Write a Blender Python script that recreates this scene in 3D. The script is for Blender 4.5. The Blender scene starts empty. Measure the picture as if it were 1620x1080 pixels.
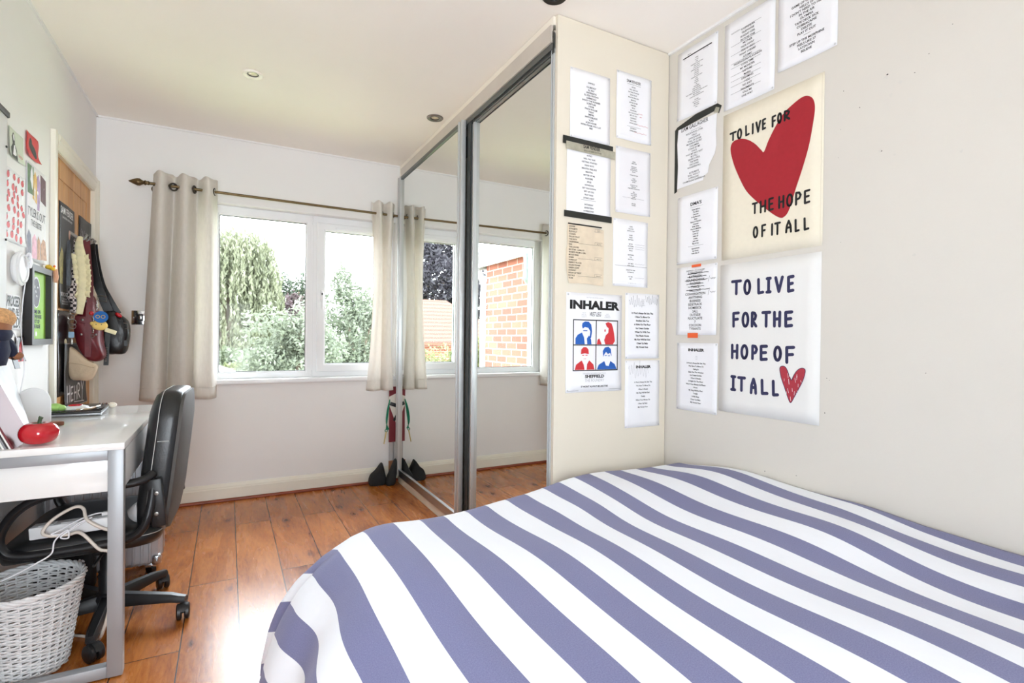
import bpy, bmesh, math, random
import numpy as np
from mathutils import Vector, Matrix

# ------------------------------------------------------------------ camera, world, light, exposure
S = bpy.context.scene
COL = S.collection
R_ = Vector((0.87902, -0.47666, 0.01075)); U_ = Vector((-0.00678, 0.01004, 0.99993)); F_ = Vector((0.47673, 0.87903, -0.0056))
cam_data = bpy.data.cameras.new('camera')
cam_data.sensor_fit = 'HORIZONTAL'; cam_data.sensor_width = 36.0
cam_data.lens = 36.0 * 828.34 / 1620.0
cam_data.clip_start = 0.02; cam_data.clip_end = 300
cam = bpy.data.objects.new('camera', cam_data); COL.objects.link(cam)
mw = Matrix.Identity(4)
for i in range(3):
    mw[i][0] = R_[i]; mw[i][1] = U_[i]; mw[i][2] = -F_[i]
mw[2][3] = 1.0926
cam.matrix_world = mw
S.camera = cam

SKY = 14.0
w = bpy.data.worlds.new('overcast_sky'); S.world = w; w.use_nodes = True
wn = w.node_tree.nodes; wl = w.node_tree.links
bgn = wn['Background']; bgn.inputs[1].default_value = SKY
tc = wn.new('ShaderNodeTexCoord'); sx = wn.new('ShaderNodeSeparateXYZ'); rmp = wn.new('ShaderNodeValToRGB')
wl.new(tc.outputs['Generated'], sx.inputs[0]); wl.new(sx.outputs['Z'], rmp.inputs[0])
rmp.color_ramp.elements[0].position = 0.0; rmp.color_ramp.elements[0].color = (0.86, 0.94, 1, 1)
rmp.color_ramp.elements[1].position = 0.7; rmp.color_ramp.elements[1].color = (0.83, 0.92, 1.0, 1)
wl.new(rmp.outputs[0], bgn.inputs[0])
lo = wn.new('ShaderNodeMapRange'); lo.inputs[1].default_value = -0.12; lo.inputs[2].default_value = 0.0; lo.inputs[3].default_value = SKY * 1.3; lo.inputs[4].default_value = SKY   # extra glow below the horizon, added to brighten the ceiling
wl.new(sx.outputs['Z'], lo.inputs[0]); wl.new(lo.outputs[0], bgn.inputs[1])

S.view_settings.view_transform = 'Standard'; S.view_settings.look = 'None'
S.view_settings.gamma = 1.0; S.view_settings.use_curve_mapping = False
S.view_settings.exposure = 0.68
S.cycles.max_bounces = 12; S.cycles.diffuse_bounces = 8; S.cycles.glossy_bounces = 6; S.cycles.transparent_max_bounces = 16
S.cycles.use_denoising = True; S.cycles.sample_clamp_indirect = 12.0

XL, XR, YB, YF, XW, YP, H = -0.70, 1.766, 3.946, -0.95, 1.162, 1.773, 2.40
def portal(name, loc, rot, sx_, sy_):                       # guides the daylight sampling through a window opening
    d = bpy.data.lights.new(name, 'AREA'); d.shape = 'RECTANGLE'; d.size = sx_; d.size_y = sy_
    d.cycles.is_portal = True
    o = bpy.data.objects.new(name, d); COL.objects.link(o); o.location = loc; o.rotation_euler = rot
portal('daylight_portal_back', (0.5, YB + 0.2, 1.38), (-math.pi / 2, 0, 0), 1.24, 1.17)
portal('daylight_portal_front', (-0.13, YF - 0.2, 1.05), (math.pi / 2, 0, 0), 0.98, 1.20)

# ------------------------------------------------------------------ helpers: materials
def lin(c):
    return tuple(((x / 255.0) / 12.92 if x / 255.0 <= 0.04045 else ((x / 255.0 + 0.055) / 1.055) ** 2.4) for x in c) + (1.0,)
MATS = {}
def mat(name, rgb, rough=0.5, metal=0.0, var=0.06, scale=8.0, bump=0.0, bscale=60.0, spec=0.5, coat=0.0, stretch=None, sheen=0.0, trans=0.0):
    if name in MATS: return MATS[name]
    m = bpy.data.materials.new(name); m.use_nodes = True; nt = m.node_tree; N = nt.nodes; L = nt.links
    b = N['Principled BSDF']; c = lin(rgb)
    b.inputs['Roughness'].default_value = rough; b.inputs['Metallic'].default_value = metal
    b.inputs['Specular IOR Level'].default_value = spec; b.inputs['Coat Weight'].default_value = coat
    b.inputs['Sheen Weight'].default_value = sheen
    tcn = N.new('ShaderNodeTexCoord'); src = tcn.outputs['Object']
    if stretch:
        mp = N.new('ShaderNodeMapping'); mp.inputs['Scale'].default_value = stretch; L.new(src, mp.inputs[0]); src = mp.outputs[0]
    nz = N.new('ShaderNodeTexNoise'); nz.inputs['Scale'].default_value = scale; nz.inputs['Detail'].default_value = 4
    L.new(src, nz.inputs['Vector'])
    rp = N.new('ShaderNodeValToRGB')
    rp.color_ramp.elements[0].position = 0.3; rp.color_ramp.elements[0].color = tuple(max(0, x * (1 - var)) for x in c[:3]) + (1,)
    rp.color_ramp.elements[1].position = 0.7; rp.color_ramp.elements[1].color = tuple(min(1, x * (1 + var)) for x in c[:3]) + (1,)
    L.new(nz.outputs['Fac'], rp.inputs[0]); L.new(rp.outputs[0], b.inputs['Base Color'])
    if bump:
        n2 = N.new('ShaderNodeTexNoise'); n2.inputs['Scale'].default_value = bscale; n2.inputs['Detail'].default_value = 3
        L.new(src, n2.inputs['Vector'])
        bp = N.new('ShaderNodeBump'); bp.inputs['Strength'].default_value = bump; bp.inputs['Distance'].default_value = 0.004
        L.new(n2.outputs['Fac'], bp.inputs['Height']); L.new(bp.outputs[0], b.inputs['Normal'])
    if trans:
        out = N['Material Output']; tr = N.new('ShaderNodeBsdfTranslucent'); mx = N.new('ShaderNodeMixShader'); mx.inputs[0].default_value = trans
        L.new(rp.outputs[0], tr.inputs[0]); L.new(b.outputs[0], mx.inputs[1]); L.new(tr.outputs[0], mx.inputs[2]); L.new(mx.outputs[0], out.inputs[0])
    MATS[name] = m
    return m

def mat_glass(name, tint=(1, 1, 1, 1)):
    m = bpy.data.materials.new(name); m.use_nodes = True; nt = m.node_tree; N = nt.nodes; L = nt.links
    N.remove(N['Principled BSDF'])
    t = N.new('ShaderNodeBsdfTransparent'); t.inputs[0].default_value = tint
    g = N.new('ShaderNodeBsdfGlossy'); g.inputs['Roughness'].default_value = 0.02
    fr = N.new('ShaderNodeFresnel'); fr.inputs[0].default_value = 1.14
    mx = N.new('ShaderNodeMixShader'); L.new(fr.outputs[0], mx.inputs[0]); L.new(t.outputs[0], mx.inputs[1]); L.new(g.outputs[0], mx.inputs[2])
    L.new(mx.outputs[0], N['Material Output'].inputs[0])
    return m

def mat_floor():
    m = bpy.data.materials.new('oak_laminate'); m.use_nodes = True; nt = m.node_tree; N = nt.nodes; L = nt.links
    b = N['Principled BSDF']
    tcn = N.new('ShaderNodeTexCoord'); sp = N.new('ShaderNodeSeparateXYZ'); L.new(tcn.outputs['Object'], sp.inputs[0])
    ax = N.new('ShaderNodeMath'); ax.operation = 'ADD'; ax.inputs[1].default_value = 0.325 + 0.1845 * 10; L.new(sp.outputs['X'], ax.inputs[0])
    ay = N.new('ShaderNodeMath'); ay.operation = 'ADD'; ay.inputs[1].default_value = 1.185; L.new(sp.outputs['Y'], ay.inputs[0])
    cb = N.new('ShaderNodeCombineXYZ'); L.new(ay.outputs[0], cb.inputs[0]); L.new(ax.outputs[0], cb.inputs[1])
    br = N.new('ShaderNodeTexBrick'); br.inputs['Scale'].default_value = 1.0; br.inputs['Brick Width'].default_value = 1.28; br.inputs['Row Height'].default_value = 0.1845
    br.inputs['Mortar Size'].default_value = 0.0022; br.inputs['Mortar Smooth'].default_value = 0.2; br.offset = 0.41
    br.inputs['Color1'].default_value = (0.0, 0.0, 0.0, 1); br.inputs['Color2'].default_value = (1, 1, 1, 1)
    L.new(cb.outputs[0], br.inputs['Vector'])
    # grain, stretched along the board and shifted by each board's own value
    sh = N.new('ShaderNodeMath'); sh.operation = 'MULTIPLY'; sh.inputs[1].default_value = 7.0; L.new(br.outputs['Color'], sh.inputs[0])
    c2 = N.new('ShaderNodeCombineXYZ'); 
    gx = N.new('ShaderNodeMath'); gx.operation = 'MULTIPLY'; gx.inputs[1].default_value = 6.5; L.new(ax.outputs[0], gx.inputs[0])
    L.new(gx.outputs[0], c2.inputs[0]); L.new(ay.outputs[0], c2.inputs[1]); L.new(sh.outputs[0], c2.inputs[2])
    n1 = N.new('ShaderNodeTexNoise'); n1.inputs['Scale'].default_value = 1.7; n1.inputs['Detail'].default_value = 7; n1.inputs['Roughness'].default_value = 0.55; n1.inputs['Distortion'].default_value = 0.7
    L.new(c2.outputs[0], n1.inputs['Vector'])
    n2 = N.new('ShaderNodeTexNoise'); n2.inputs['Scale'].default_value = 13.0; n2.inputs['Detail'].default_value = 8; n2.inputs['Roughness'].default_value = 0.72; n2.inputs['Distortion'].default_value = 0.35
    L.new(c2.outputs[0], n2.inputs['Vector'])
    # knots: sparse dark eyes with rings round them
    kc = N.new('ShaderNodeCombineXYZ'); kx = N.new('ShaderNodeMath'); kx.operation = 'MULTIPLY'; kx.inputs[1].default_value = 2.3; L.new(ax.outputs[0], kx.inputs[0]); L.new(kx.outputs[0], kc.inputs[0]); L.new(ay.outputs[0], kc.inputs[1]); L.new(sh.outputs[0], kc.inputs[2])
    vo = N.new('ShaderNodeTexVoronoi'); vo.inputs['Scale'].default_value = 3.1; L.new(kc.outputs[0], vo.inputs['Vector'])
    km = N.new('ShaderNodeMapRange'); km.inputs[1].default_value = 0.02; km.inputs[2].default_value = 0.20; km.inputs[3].default_value = -0.26; km.inputs[4].default_value = 0.0; L.new(vo.outputs['Distance'], km.inputs[0])
    rg_ = N.new('ShaderNodeMath'); rg_.operation = 'MULTIPLY'; rg_.inputs[1].default_value = 70.0; L.new(vo.outputs['Distance'], rg_.inputs[0]); rs_ = N.new('ShaderNodeMath'); rs_.operation = 'SINE'; L.new(rg_.outputs[0], rs_.inputs[0])
    kf = N.new('ShaderNodeMapRange'); kf.inputs[1].default_value = 0.05; kf.inputs[2].default_value = 0.34; kf.inputs[3].default_value = 0.035; kf.inputs[4].default_value = 0.0; L.new(vo.outputs['Distance'], kf.inputs[0])
    kr = N.new('ShaderNodeMath'); kr.operation = 'MULTIPLY'; L.new(rs_.outputs[0], kr.inputs[0]); L.new(kf.outputs[0], kr.inputs[1]); ks_ = N.new('ShaderNodeMath'); L.new(kr.outputs[0], ks_.inputs[0]); L.new(km.outputs[0], ks_.inputs[1])
    a0 = N.new('ShaderNodeMath'); a0.operation = 'MULTIPLY_ADD'; a0.inputs[1].default_value = 0.62; L.new(n1.outputs['Fac'], a0.inputs[0]); L.new(ks_.outputs[0], a0.inputs[2])
    ad = N.new('ShaderNodeMath'); ad.operation = 'MULTIPLY_ADD'; ad.inputs[1].default_value = 0.75; L.new(n2.outputs['Fac'], ad.inputs[0]); L.new(a0.outputs[0], ad.inputs[2])
    ad2 = N.new('ShaderNodeMath'); ad2.operation = 'MULTIPLY_ADD'; ad2.inputs[1].default_value = 0.12; L.new(br.outputs['Color'], ad2.inputs[0]); L.new(ad.outputs[0], ad2.inputs[2])
    rp = N.new('ShaderNodeValToRGB'); cr = rp.color_ramp
    cr.elements[0].position = 0.46; cr.elements[0].color = (0.09, 0.020, 0.004, 1)
    cr.elements[1].position = 0.92; cr.elements[1].color = (0.56, 0.205, 0.042, 1)
    e = cr.elements.new(0.58); e.color = (0.27, 0.068, 0.011, 1)
    e = cr.elements.new(0.72); e.color = (0.42, 0.130, 0.023, 1)
    L.new(ad2.outputs[0], rp.inputs[0])
    mx = N.new('ShaderNodeMix'); mx.data_type = 'RGBA'; mx.inputs[7].default_value = (0.03, 0.010, 0.004, 1)
    L.new(br.outputs['Fac'], mx.inputs[0]); L.new(rp.outputs[0], mx.inputs[6]); L.new(mx.outputs[2], b.inputs['Base Color'])
    mr = N.new('ShaderNodeMapRange'); mr.inputs[3].default_value = 0.20; mr.inputs[4].default_value = 0.34; L.new(n1.outputs['Fac'], mr.inputs[0]); L.new(mr.outputs[0], b.inputs['Roughness'])
    bp = N.new('ShaderNodeBump'); bp.inputs['Strength'].default_value = 0.12; bp.inputs['Distance'].default_value = 0.002
    L.new(n2.outputs['Fac'], bp.inputs['Height']); L.new(bp.outputs[0], b.inputs['Normal'])
    b.inputs['Specular IOR Level'].default_value = 0.42; b.inputs['Coat Weight'].default_value = 0.12; b.inputs['Coat Roughness'].default_value = 0.2
    return m

def mat_wood(name, c_dark, c_light, axis=(14, 14, 1.2), rough=0.4, scale=3.0):
    m = bpy.data.materials.new(name); m.use_nodes = True; nt = m.node_tree; N = nt.nodes; L = nt.links
    b = N['Principled BSDF']; b.inputs['Roughness'].default_value = rough
    tcn = N.new('ShaderNodeTexCoord'); mp = N.new('ShaderNodeMapping'); mp.inputs['Scale'].default_value = axis
    L.new(tcn.outputs['Object'], mp.inputs[0])
    n1 = N.new('ShaderNodeTexNoise'); n1.inputs['Scale'].default_value = scale; n1.inputs['Detail'].default_value = 7; n1.inputs['Distortion'].default_value = 0.8
    L.new(mp.outputs[0], n1.inputs['Vector'])
    rp = N.new('ShaderNodeValToRGB'); rp.color_ramp.elements[0].position = 0.32; rp.color_ramp.elements[0].color = lin(c_dark)
    rp.color_ramp.elements[1].position = 0.68; rp.color_ramp.elements[1].color = lin(c_light)
    L.new(n1.outputs['Fac'], rp.inputs[0]); L.new(rp.outputs[0], b.inputs['Base Color'])
    return m

def mat_duvet():
    m = bpy.data.materials.new('striped_cotton'); m.use_nodes = True; nt = m.node_tree; N = nt.nodes; L = nt.links
    b = N['Principled BSDF']; b.inputs['Roughness'].default_value = 0.85; b.inputs['Specular IOR Level'].default_value = 0.15; b.inputs['Sheen Weight'].default_value = 0.15
    uv = N.new('ShaderNodeUVMap'); uv.uv_map = 'cloth'; sp = N.new('ShaderNodeSeparateXYZ'); L.new(uv.outputs[0], sp.inputs[0])
    fr = N.new('ShaderNodeMath'); fr.operation = 'FRACT'; L.new(sp.outputs['X'], fr.inputs[0])
    lt = N.new('ShaderNodeMath'); lt.operation = 'LESS_THAN'; lt.inputs[1].default_value = 0.5; L.new(fr.outputs[0], lt.inputs[0])
    mp = N.new('ShaderNodeMapping'); mp.inputs['Scale'].default_value = (60, 400, 1); L.new(uv.outputs[0], mp.inputs[0])
    nz = N.new('ShaderNodeTexNoise'); nz.inputs['Scale'].default_value = 1.0; nz.inputs['Detail'].default_value = 3; L.new(mp.outputs[0], nz.inputs['Vector'])
    rb = N.new('ShaderNodeValToRGB'); rb.color_ramp.elements[0].position = 0.3; rb.color_ramp.elements[0].color = lin((112, 114, 152)); rb.color_ramp.elements[1].position = 0.7; rb.color_ramp.elements[1].color = lin((130, 132, 170))
    L.new(nz.outputs['Fac'], rb.inputs[0])
    mx = N.new('ShaderNodeMix'); mx.data_type = 'RGBA'; mx.inputs[6].default_value = lin((240, 244, 251)); L.new(lt.outputs[0], mx.inputs[0]); L.new(rb.outputs[0], mx.inputs[7])
    L.new(mx.outputs[2], b.inputs['Base Color'])
    n2 = N.new('ShaderNodeTexNoise'); n2.inputs['Scale'].default_value = 9; n2.inputs['Detail'].default_value = 4
    tcn = N.new('ShaderNodeTexCoord'); L.new(tcn.outputs['Object'], n2.inputs['Vector'])
    bp = N.new('ShaderNodeBump'); bp.inputs['Strength'].default_value = 0.25; bp.inputs['Distance'].default_value = 0.01; L.new(n2.outputs['Fac'], bp.inputs['Height']); L.new(bp.outputs[0], b.inputs['Normal'])
    return m

def mat_brick():
    m = bpy.data.materials.new('red_brick'); m.use_nodes = True; nt = m.node_tree; N = nt.nodes; L = nt.links
    b = N['Principled BSDF']; b.inputs['Roughness'].default_value = 0.9
    tcn = N.new('ShaderNodeTexCoord'); sp = N.new('ShaderNodeSeparateXYZ'); L.new(tcn.outputs['Object'], sp.inputs[0])
    ad = N.new('ShaderNodeMath'); L.new(sp.outputs['X'], ad.inputs[0]); L.new(sp.outputs['Y'], ad.inputs[1])
    cb = N.new('ShaderNodeCombineXYZ'); L.new(ad.outputs[0], cb.inputs[0]); L.new(sp.outputs['Z'], cb.inputs[1])
    br = N.new('ShaderNodeTexBrick'); br.inputs['Scale'].default_value = 1.0; br.inputs['Brick Width'].default_value = 0.225; br.inputs['Row Height'].default_value = 0.075
    br.inputs['Mortar Size'].default_value = 0.006; br.inputs['Color1'].default_value = lin((104, 50, 38)); br.inputs['Color2'].default_value = lin((128, 72, 56)); br.inputs['Mortar'].default_value = lin((142, 134, 126))
    L.new(cb.outputs[0], br.inputs['Vector']); L.new(br.outputs['Color'], b.inputs['Base Color'])
    return m

def mat_leaf(name, c1, c2, c3, scale=0.9):
    m = bpy.data.materials.new(name); m.use_nodes = True; nt = m.node_tree; N = nt.nodes; L = nt.links
    b = N['Principled BSDF']; b.inputs['Roughness'].default_value = 0.6; b.inputs['Specular IOR Level'].default_value = 0.3
    tcn = N.new('ShaderNodeTexCoord')
    nz = N.new('ShaderNodeTexNoise'); nz.inputs['Scale'].default_value = scale; nz.inputs['Detail'].default_value = 8; nz.inputs['Roughness'].default_value = 0.75; L.new(tcn.outputs['Object'], nz.inputs['Vector'])
    rp = N.new('ShaderNodeValToRGB'); cr = rp.color_ramp; cr.elements[0].position = 0.32; cr.elements[0].color = lin(c1); cr.elements[1].position = 0.68; cr.elements[1].color = lin(c3)
    e = cr.elements.new(0.5); e.color = lin(c2)
    L.new(nz.outputs['Fac'], rp.inputs[0]); L.new(rp.outputs[0], b.inputs['Base Color'])
    tr = N.new('ShaderNodeBsdfTranslucent'); L.new(rp.outputs[0], tr.inputs[0]); mx = N.new('ShaderNodeMixShader'); mx.inputs[0].default_value = 0.4
    L.new(b.outputs[0], mx.inputs[1]); L.new(tr.outputs[0], mx.inputs[2]); L.new(mx.outputs[0], N['Material Output'].inputs[0])
    return m

# ------------------------------------------------------------------ helpers: meshes
def basis(d):
    d = Vector(d).normalized(); a = Vector((0, 0, 1)) if abs(d.z) < 0.9 else Vector((1, 0, 0))
    u = d.cross(a).normalized(); return d, u, d.cross(u).normalized()
class MB:
    def __init__(s): s.v = []; s.f = []; s.uv = None
    def add(s, vs, fs):
        o = len(s.v); s.v += [tuple(p) for p in vs]; s.f += [tuple(i + o for i in f) for f in fs]; return s
    def box(s, x0, x1, y0, y1, z0, z1, bev=0.0, seg=2):
        return s.obox(((x0 + x1) / 2, (y0 + y1) / 2, (z0 + z1) / 2), (1, 0, 0), (0, 1, 0), (0, 0, 1), (abs(x1 - x0) / 2, abs(y1 - y0) / 2, abs(z1 - z0) / 2), bev, seg)
    def obox(s, c, ax, ay, az, h, bev=0.0, seg=2):
        bm = bmesh.new(); bmesh.ops.create_cube(bm, size=2.0)
        for v in bm.verts: v.co = Vector((v.co.x * h[0], v.co.y * h[1], v.co.z * h[2]))
        if bev > 0: bmesh.ops.bevel(bm, geom=list(bm.edges), offset=min(bev, min(h) * 0.95), segments=seg, profile=0.5, affect='EDGES')
        c = Vector(c); ax, ay, az = Vector(ax), Vector(ay), Vector(az); bm.verts.index_update()
        vs = [c + ax * v.co.x + ay * v.co.y + az * v.co.z for v in bm.verts]; fs = [[v.index for v in f.verts] for f in bm.faces]
        bm.free(); return s.add(vs, fs)
    def tube(s, path, r, n=10, closed=False, flat=1.0, up=None):
        P = [Vector(p) for p in path]; m = len(P); rs = r if isinstance(r, (list, tuple)) else [r] * m
        T = []
        for i in range(m):
            a = P[(i - 1) % m] if closed or i > 0 else P[i]; b = P[(i + 1) % m] if closed or i < m - 1 else P[i]
            T.append((b - a).normalized())
        u = basis(T[0])[1] if up is None else (Vector(up) - T[0] * Vector(up).dot(T[0])).normalized(); vs = []
        for i in range(m):
            u = (u - T[i] * u.dot(T[i])).normalized(); v = T[i].cross(u)
            for k in range(n):
                t = 2 * math.pi * k / n; vs.append(P[i] + u * math.cos(t) * rs[i] + v * math.sin(t) * rs[i] * flat)
        fs = []
        for i in range(m if closed else m - 1):
            j = (i + 1) % m
            for k in range(n): fs.append((i * n + k, i * n + (k + 1) % n, j * n + (k + 1) % n, j * n + k))
        if not closed: fs.append(tuple(range(n - 1, -1, -1))); fs.append(tuple((m - 1) * n + k for k in range(n)))
        return s.add(vs, fs)
    def lathe(s, prof, c=(0, 0, 0), axis=(0, 0, 1), n=24, sx=1.0, sy=1.0):
        d, u, v = basis(axis); c = Vector(c); vs = []; m = len(prof)
        for (r, z) in prof:
            for k in range(n):
                t = 2 * math.pi * k / n; vs.append(c + d * z + u * (r * math.cos(t) * sx) + v * (r * math.sin(t) * sy))
        fs = [(i * n + k, i * n + (k + 1) % n, (i + 1) * n + (k + 1) % n, (i + 1) * n + k) for i in range(m - 1) for k in range(n)]
        if prof[0][0] > 1e-6: fs.append(tuple(range(n - 1, -1, -1)))
        if prof[-1][0] > 1e-6: fs.append(tuple((m - 1) * n + k for k in range(n)))
        return s.add(vs, fs)
    def ell(s, c, r, n=16, m=10, rot=None):
        c = Vector(c); vs = []; fs = []
        for i in range(m + 1):
            p = math.pi * i / m
            for k in range(n):
                t = 2 * math.pi * k / n; q = Vector((r[0] * math.sin(p) * math.cos(t), r[1] * math.sin(p) * math.sin(t), r[2] * math.cos(p)))
                if rot is not None: q = rot @ q
                vs.append(c + q)
        for i in range(m):
            for k in range(n): fs.append((i * n + k, (i + 1) * n + k, (i + 1) * n + (k + 1) % n, i * n + (k + 1) % n))
        return s.add(vs, fs)
    def torus(s, c, axis, R, r, n=20, m=8):
        d, u, v = basis(axis); c = Vector(c)
        return s.tube([c + u * math.cos(2 * math.pi * k / n) * R + v * math.sin(2 * math.pi * k / n) * R for k in range(n)], r, m, closed=True)
    def pillow(s, outline, rings, fn):
        # outline: 2D closed loop; rings: (scale about the centroid, height); fn(u, v, h) -> world point
        cx = sum(p[0] for p in outline) / len(outline); cy = sum(p[1] for p in outline) / len(outline); n = len(outline); vs = []
        for sc, h in rings:
            for p in outline: vs.append(fn(cx + (p[0] - cx) * sc, cy + (p[1] - cy) * sc, h))
        fs = [(i * n + k, i * n + (k + 1) % n, (i + 1) * n + (k + 1) % n, (i + 1) * n + k) for i in range(len(rings) - 1) for k in range(n)]
        fs.append(tuple(range(n - 1, -1, -1))); fs.append(tuple((len(rings) - 1) * n + k for k in range(n)))
        return s.add(vs, fs)
    def grid(s, nu, nv, fn):
        vs = [fn(i / nu, j / nv) for j in range(nv + 1) for i in range(nu + 1)]
        fs = [(j * (nu + 1) + i, j * (nu + 1) + i + 1, (j + 1) * (nu + 1) + i + 1, (j + 1) * (nu + 1) + i) for j in range(nv) for i in range(nu)]
        return s.add(vs, fs)
    def poly(s, pts): return s.add(pts, [tuple(range(len(pts)))])
    def build(s, name, m, parent=None, smooth=35, solid=0.0, subsurf=0, fix=True, local=False, off=None):
        me = bpy.data.meshes.new(name); me.from_pydata(s.v, [], s.f); me.validate()
        if fix:
            bm = bmesh.new(); bm.from_mesh(me); bmesh.ops.recalc_face_normals(bm, faces=list(bm.faces)); bm.to_mesh(me); bm.free()
        if smooth:
            for p in me.polygons: p.use_smooth = True
            if smooth < 180: me.set_sharp_from_angle(angle=math.radians(smooth))
        me.materials.append(m)
        o = bpy.data.objects.new(name, me); COL.objects.link(o)
        if solid:
            md = o.modifiers.new('thickness', 'SOLIDIFY'); md.thickness = solid; md.offset = 0 if off is None else off
        if subsurf:
            md = o.modifiers.new('smooth', 'SUBSURF'); md.levels = subsurf; md.render_levels = subsurf
        if parent is not None:
            o.parent = parent
            if not local: o.matrix_parent_inverse = Matrix.Translation(base_of(parent)).inverted()
        return o
def base_of(o): return o.location.copy() if o.type == 'EMPTY' else Vector((0, 0, 0))
def tag(o, label=None, cat=None, group=None, kind=None):
    if label: o['label'] = label
    if cat: o['category'] = cat
    if group: o['group'] = group
    if kind: o['kind'] = kind
    return o
def thing(name, label, cat, loc=(0, 0, 0), rz=0.0, group=None):
    o = bpy.data.objects.new(name, None); COL.objects.link(o); o.empty_display_size = 0.05
    o.location = loc; o.rotation_euler = (0, 0, rz); return tag(o, label, cat, group)
def copy_thing(root, loc, rz=None, label=None):
    r = root.copy(); COL.objects.link(r); r.location = loc
    if rz is not None: r.rotation_euler = (0, 0, rz)
    if label: r['label'] = label
    def rec(src, dst):
        for ch in src.children:
            c = ch.copy(); COL.objects.link(c); c.parent = dst; rec(ch, c)
    rec(root, r); return r
def struct(o): o['kind'] = 'structure'; return o
def rrect(w_, h_, r, n=5, cx=0.0, cy=0.0):
    out = []
    for (sx_, sy_, a0) in ((1, 1, 0), (-1, 1, 90), (-1, -1, 180), (1, -1, 270)):
        for k in range(n + 1):
            a = math.radians(a0 + 90 * k / n); out.append((cx + sx_ * (w_ / 2 - r) + r * math.cos(a), cy + sy_ * (h_ / 2 - r) + r * math.sin(a)))
    return out
def spline(pts, n=8):
    P = [Vector(p) for p in pts]; out = []
    for i in range(len(P) - 1):
        p0 = P[max(i - 1, 0)]; p1 = P[i]; p2 = P[i + 1]; p3 = P[min(i + 2, len(P) - 1)]
        for k in range(n):
            t = k / n; out.append(0.5 * ((2 * p1) + (p2 - p0) * t + (2 * p0 - 5 * p1 + 4 * p2 - p3) * t * t + (3 * p1 - p0 - 3 * p2 + p3) * t ** 3))
    out.append(P[-1]); return out
def sstep(a, b, x):
    t = max(0.0, min(1.0, (x - a) / (b - a))); return t * t * (3 - 2 * t)

# ------------------------------------------------------------------ helpers: lettering
_fc = {}
def font_mesh(txt, bold):
    k = (txt, bold)
    if k not in _fc:
        cu = bpy.data.curves.new('lettering', 'FONT'); cu.body = txt; cu.size = 1.0; cu.resolution_u = 2; cu.fill_mode = 'FRONT'; cu.offset = bold; cu.align_x = 'LEFT'
        ob = bpy.data.objects.new('lettering', cu); me = ob.to_mesh()
        vs = [(v.co.x, v.co.y) for v in me.vertices]; fs = [tuple(p.vertices) for p in me.polygons]
        ob.to_mesh_clear(); bpy.data.objects.remove(ob); bpy.data.curves.remove(cu)
        _fc[k] = (vs, fs)
    return _fc[k]
_capv = font_mesh('H', 0.0)[0]; CAP = max(v[1] for v in _capv) if _capv else 0.7
class Flat:
    """Shapes lying on a sheet: collected in (u, v) and mapped onto the sheet's surface."""
    def __init__(s): s.v = []; s.f = []
    def add(s, vs, fs):
        o = len(s.v); s.v += list(vs); s.f += [tuple(i + o for i in f) for f in fs]
    def text(s, txt, uc, vb, cap, maxw=None, bold=0.0, wide=1.0, align='c', slant=0.0, rise=0.0):
        vs, fs = font_mesh(txt, bold)
        if not vs: return
        k = cap / CAP; x0 = min(v[0] for v in vs); x1 = max(v[0] for v in vs); kx = k * wide
        if maxw and (x1 - x0) * kx > maxw: kx = maxw / (x1 - x0)
        sh = {'c': -(x0 + x1) / 2, 'l': -x0, 'r': -x1}[align]
        s.add([(uc + (x + sh) * kx + y * k * slant, vb + y * k + (x + sh) * kx * rise) for x, y in vs], fs)
    def stroke(s, pts, t):
        n = len(pts)
        for i in range(n - 1):
            (x0, y0), (x1, y1) = pts[i], pts[i + 1]; d = math.hypot(x1 - x0, y1 - y0) or 1e-6; nx, ny = -(y1 - y0) / d * t / 2, (x1 - x0) / d * t / 2
            s.add([(x0 + nx, y0 + ny), (x0 - nx, y0 - ny), (x1 - nx, y1 - ny), (x1 + nx, y1 + ny)], [(0, 1, 2, 3)])
        for (x, y) in pts:
            s.add([(x + t / 2 * math.cos(a * math.pi / 4), y + t / 2 * math.sin(a * math.pi / 4)) for a in range(8)], [tuple(range(8))])
    def poly(s, pts): s.add(pts, [tuple(range(len(pts)))])
    def rect(s, u0, v0, u1, v1):
        nu = max(1, int((u1 - u0) / .008)); nv = max(1, int((v1 - v0) / .008)); U = [u0 + (u1 - u0) * i / nu for i in range(nu + 1)]; V = [v0 + (v1 - v0) * j / nv for j in range(nv + 1)]
        s.add([(u, v) for v in V for u in U], [(j * (nu + 1) + i, j * (nu + 1) + i + 1, (j + 1) * (nu + 1) + i + 1, (j + 1) * (nu + 1) + i) for j in range(nv) for i in range(nu)])
    def ellipse(s, u, v, ru, rv, n=14, a0=0.0):
        c, q = math.cos(a0), math.sin(a0)
        s.poly([(u + ru * math.cos(2 * math.pi * k / n) * c - rv * math.sin(2 * math.pi * k / n) * q, v + ru * math.cos(2 * math.pi * k / n) * q + rv * math.sin(2 * math.pi * k / n) * c) for k in range(n)])
PLANES = {'panel': lambda u, v, n: (u, YP - n, v), 'right': lambda u, v, n: (XR - n, -u, v), 'left': lambda u, v, n: (XL + n, u, v),
          'back': lambda u, v, n: (u, YB - n, v), 'door': lambda u, v, n: (-0.715 + n, u, v)}
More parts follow.
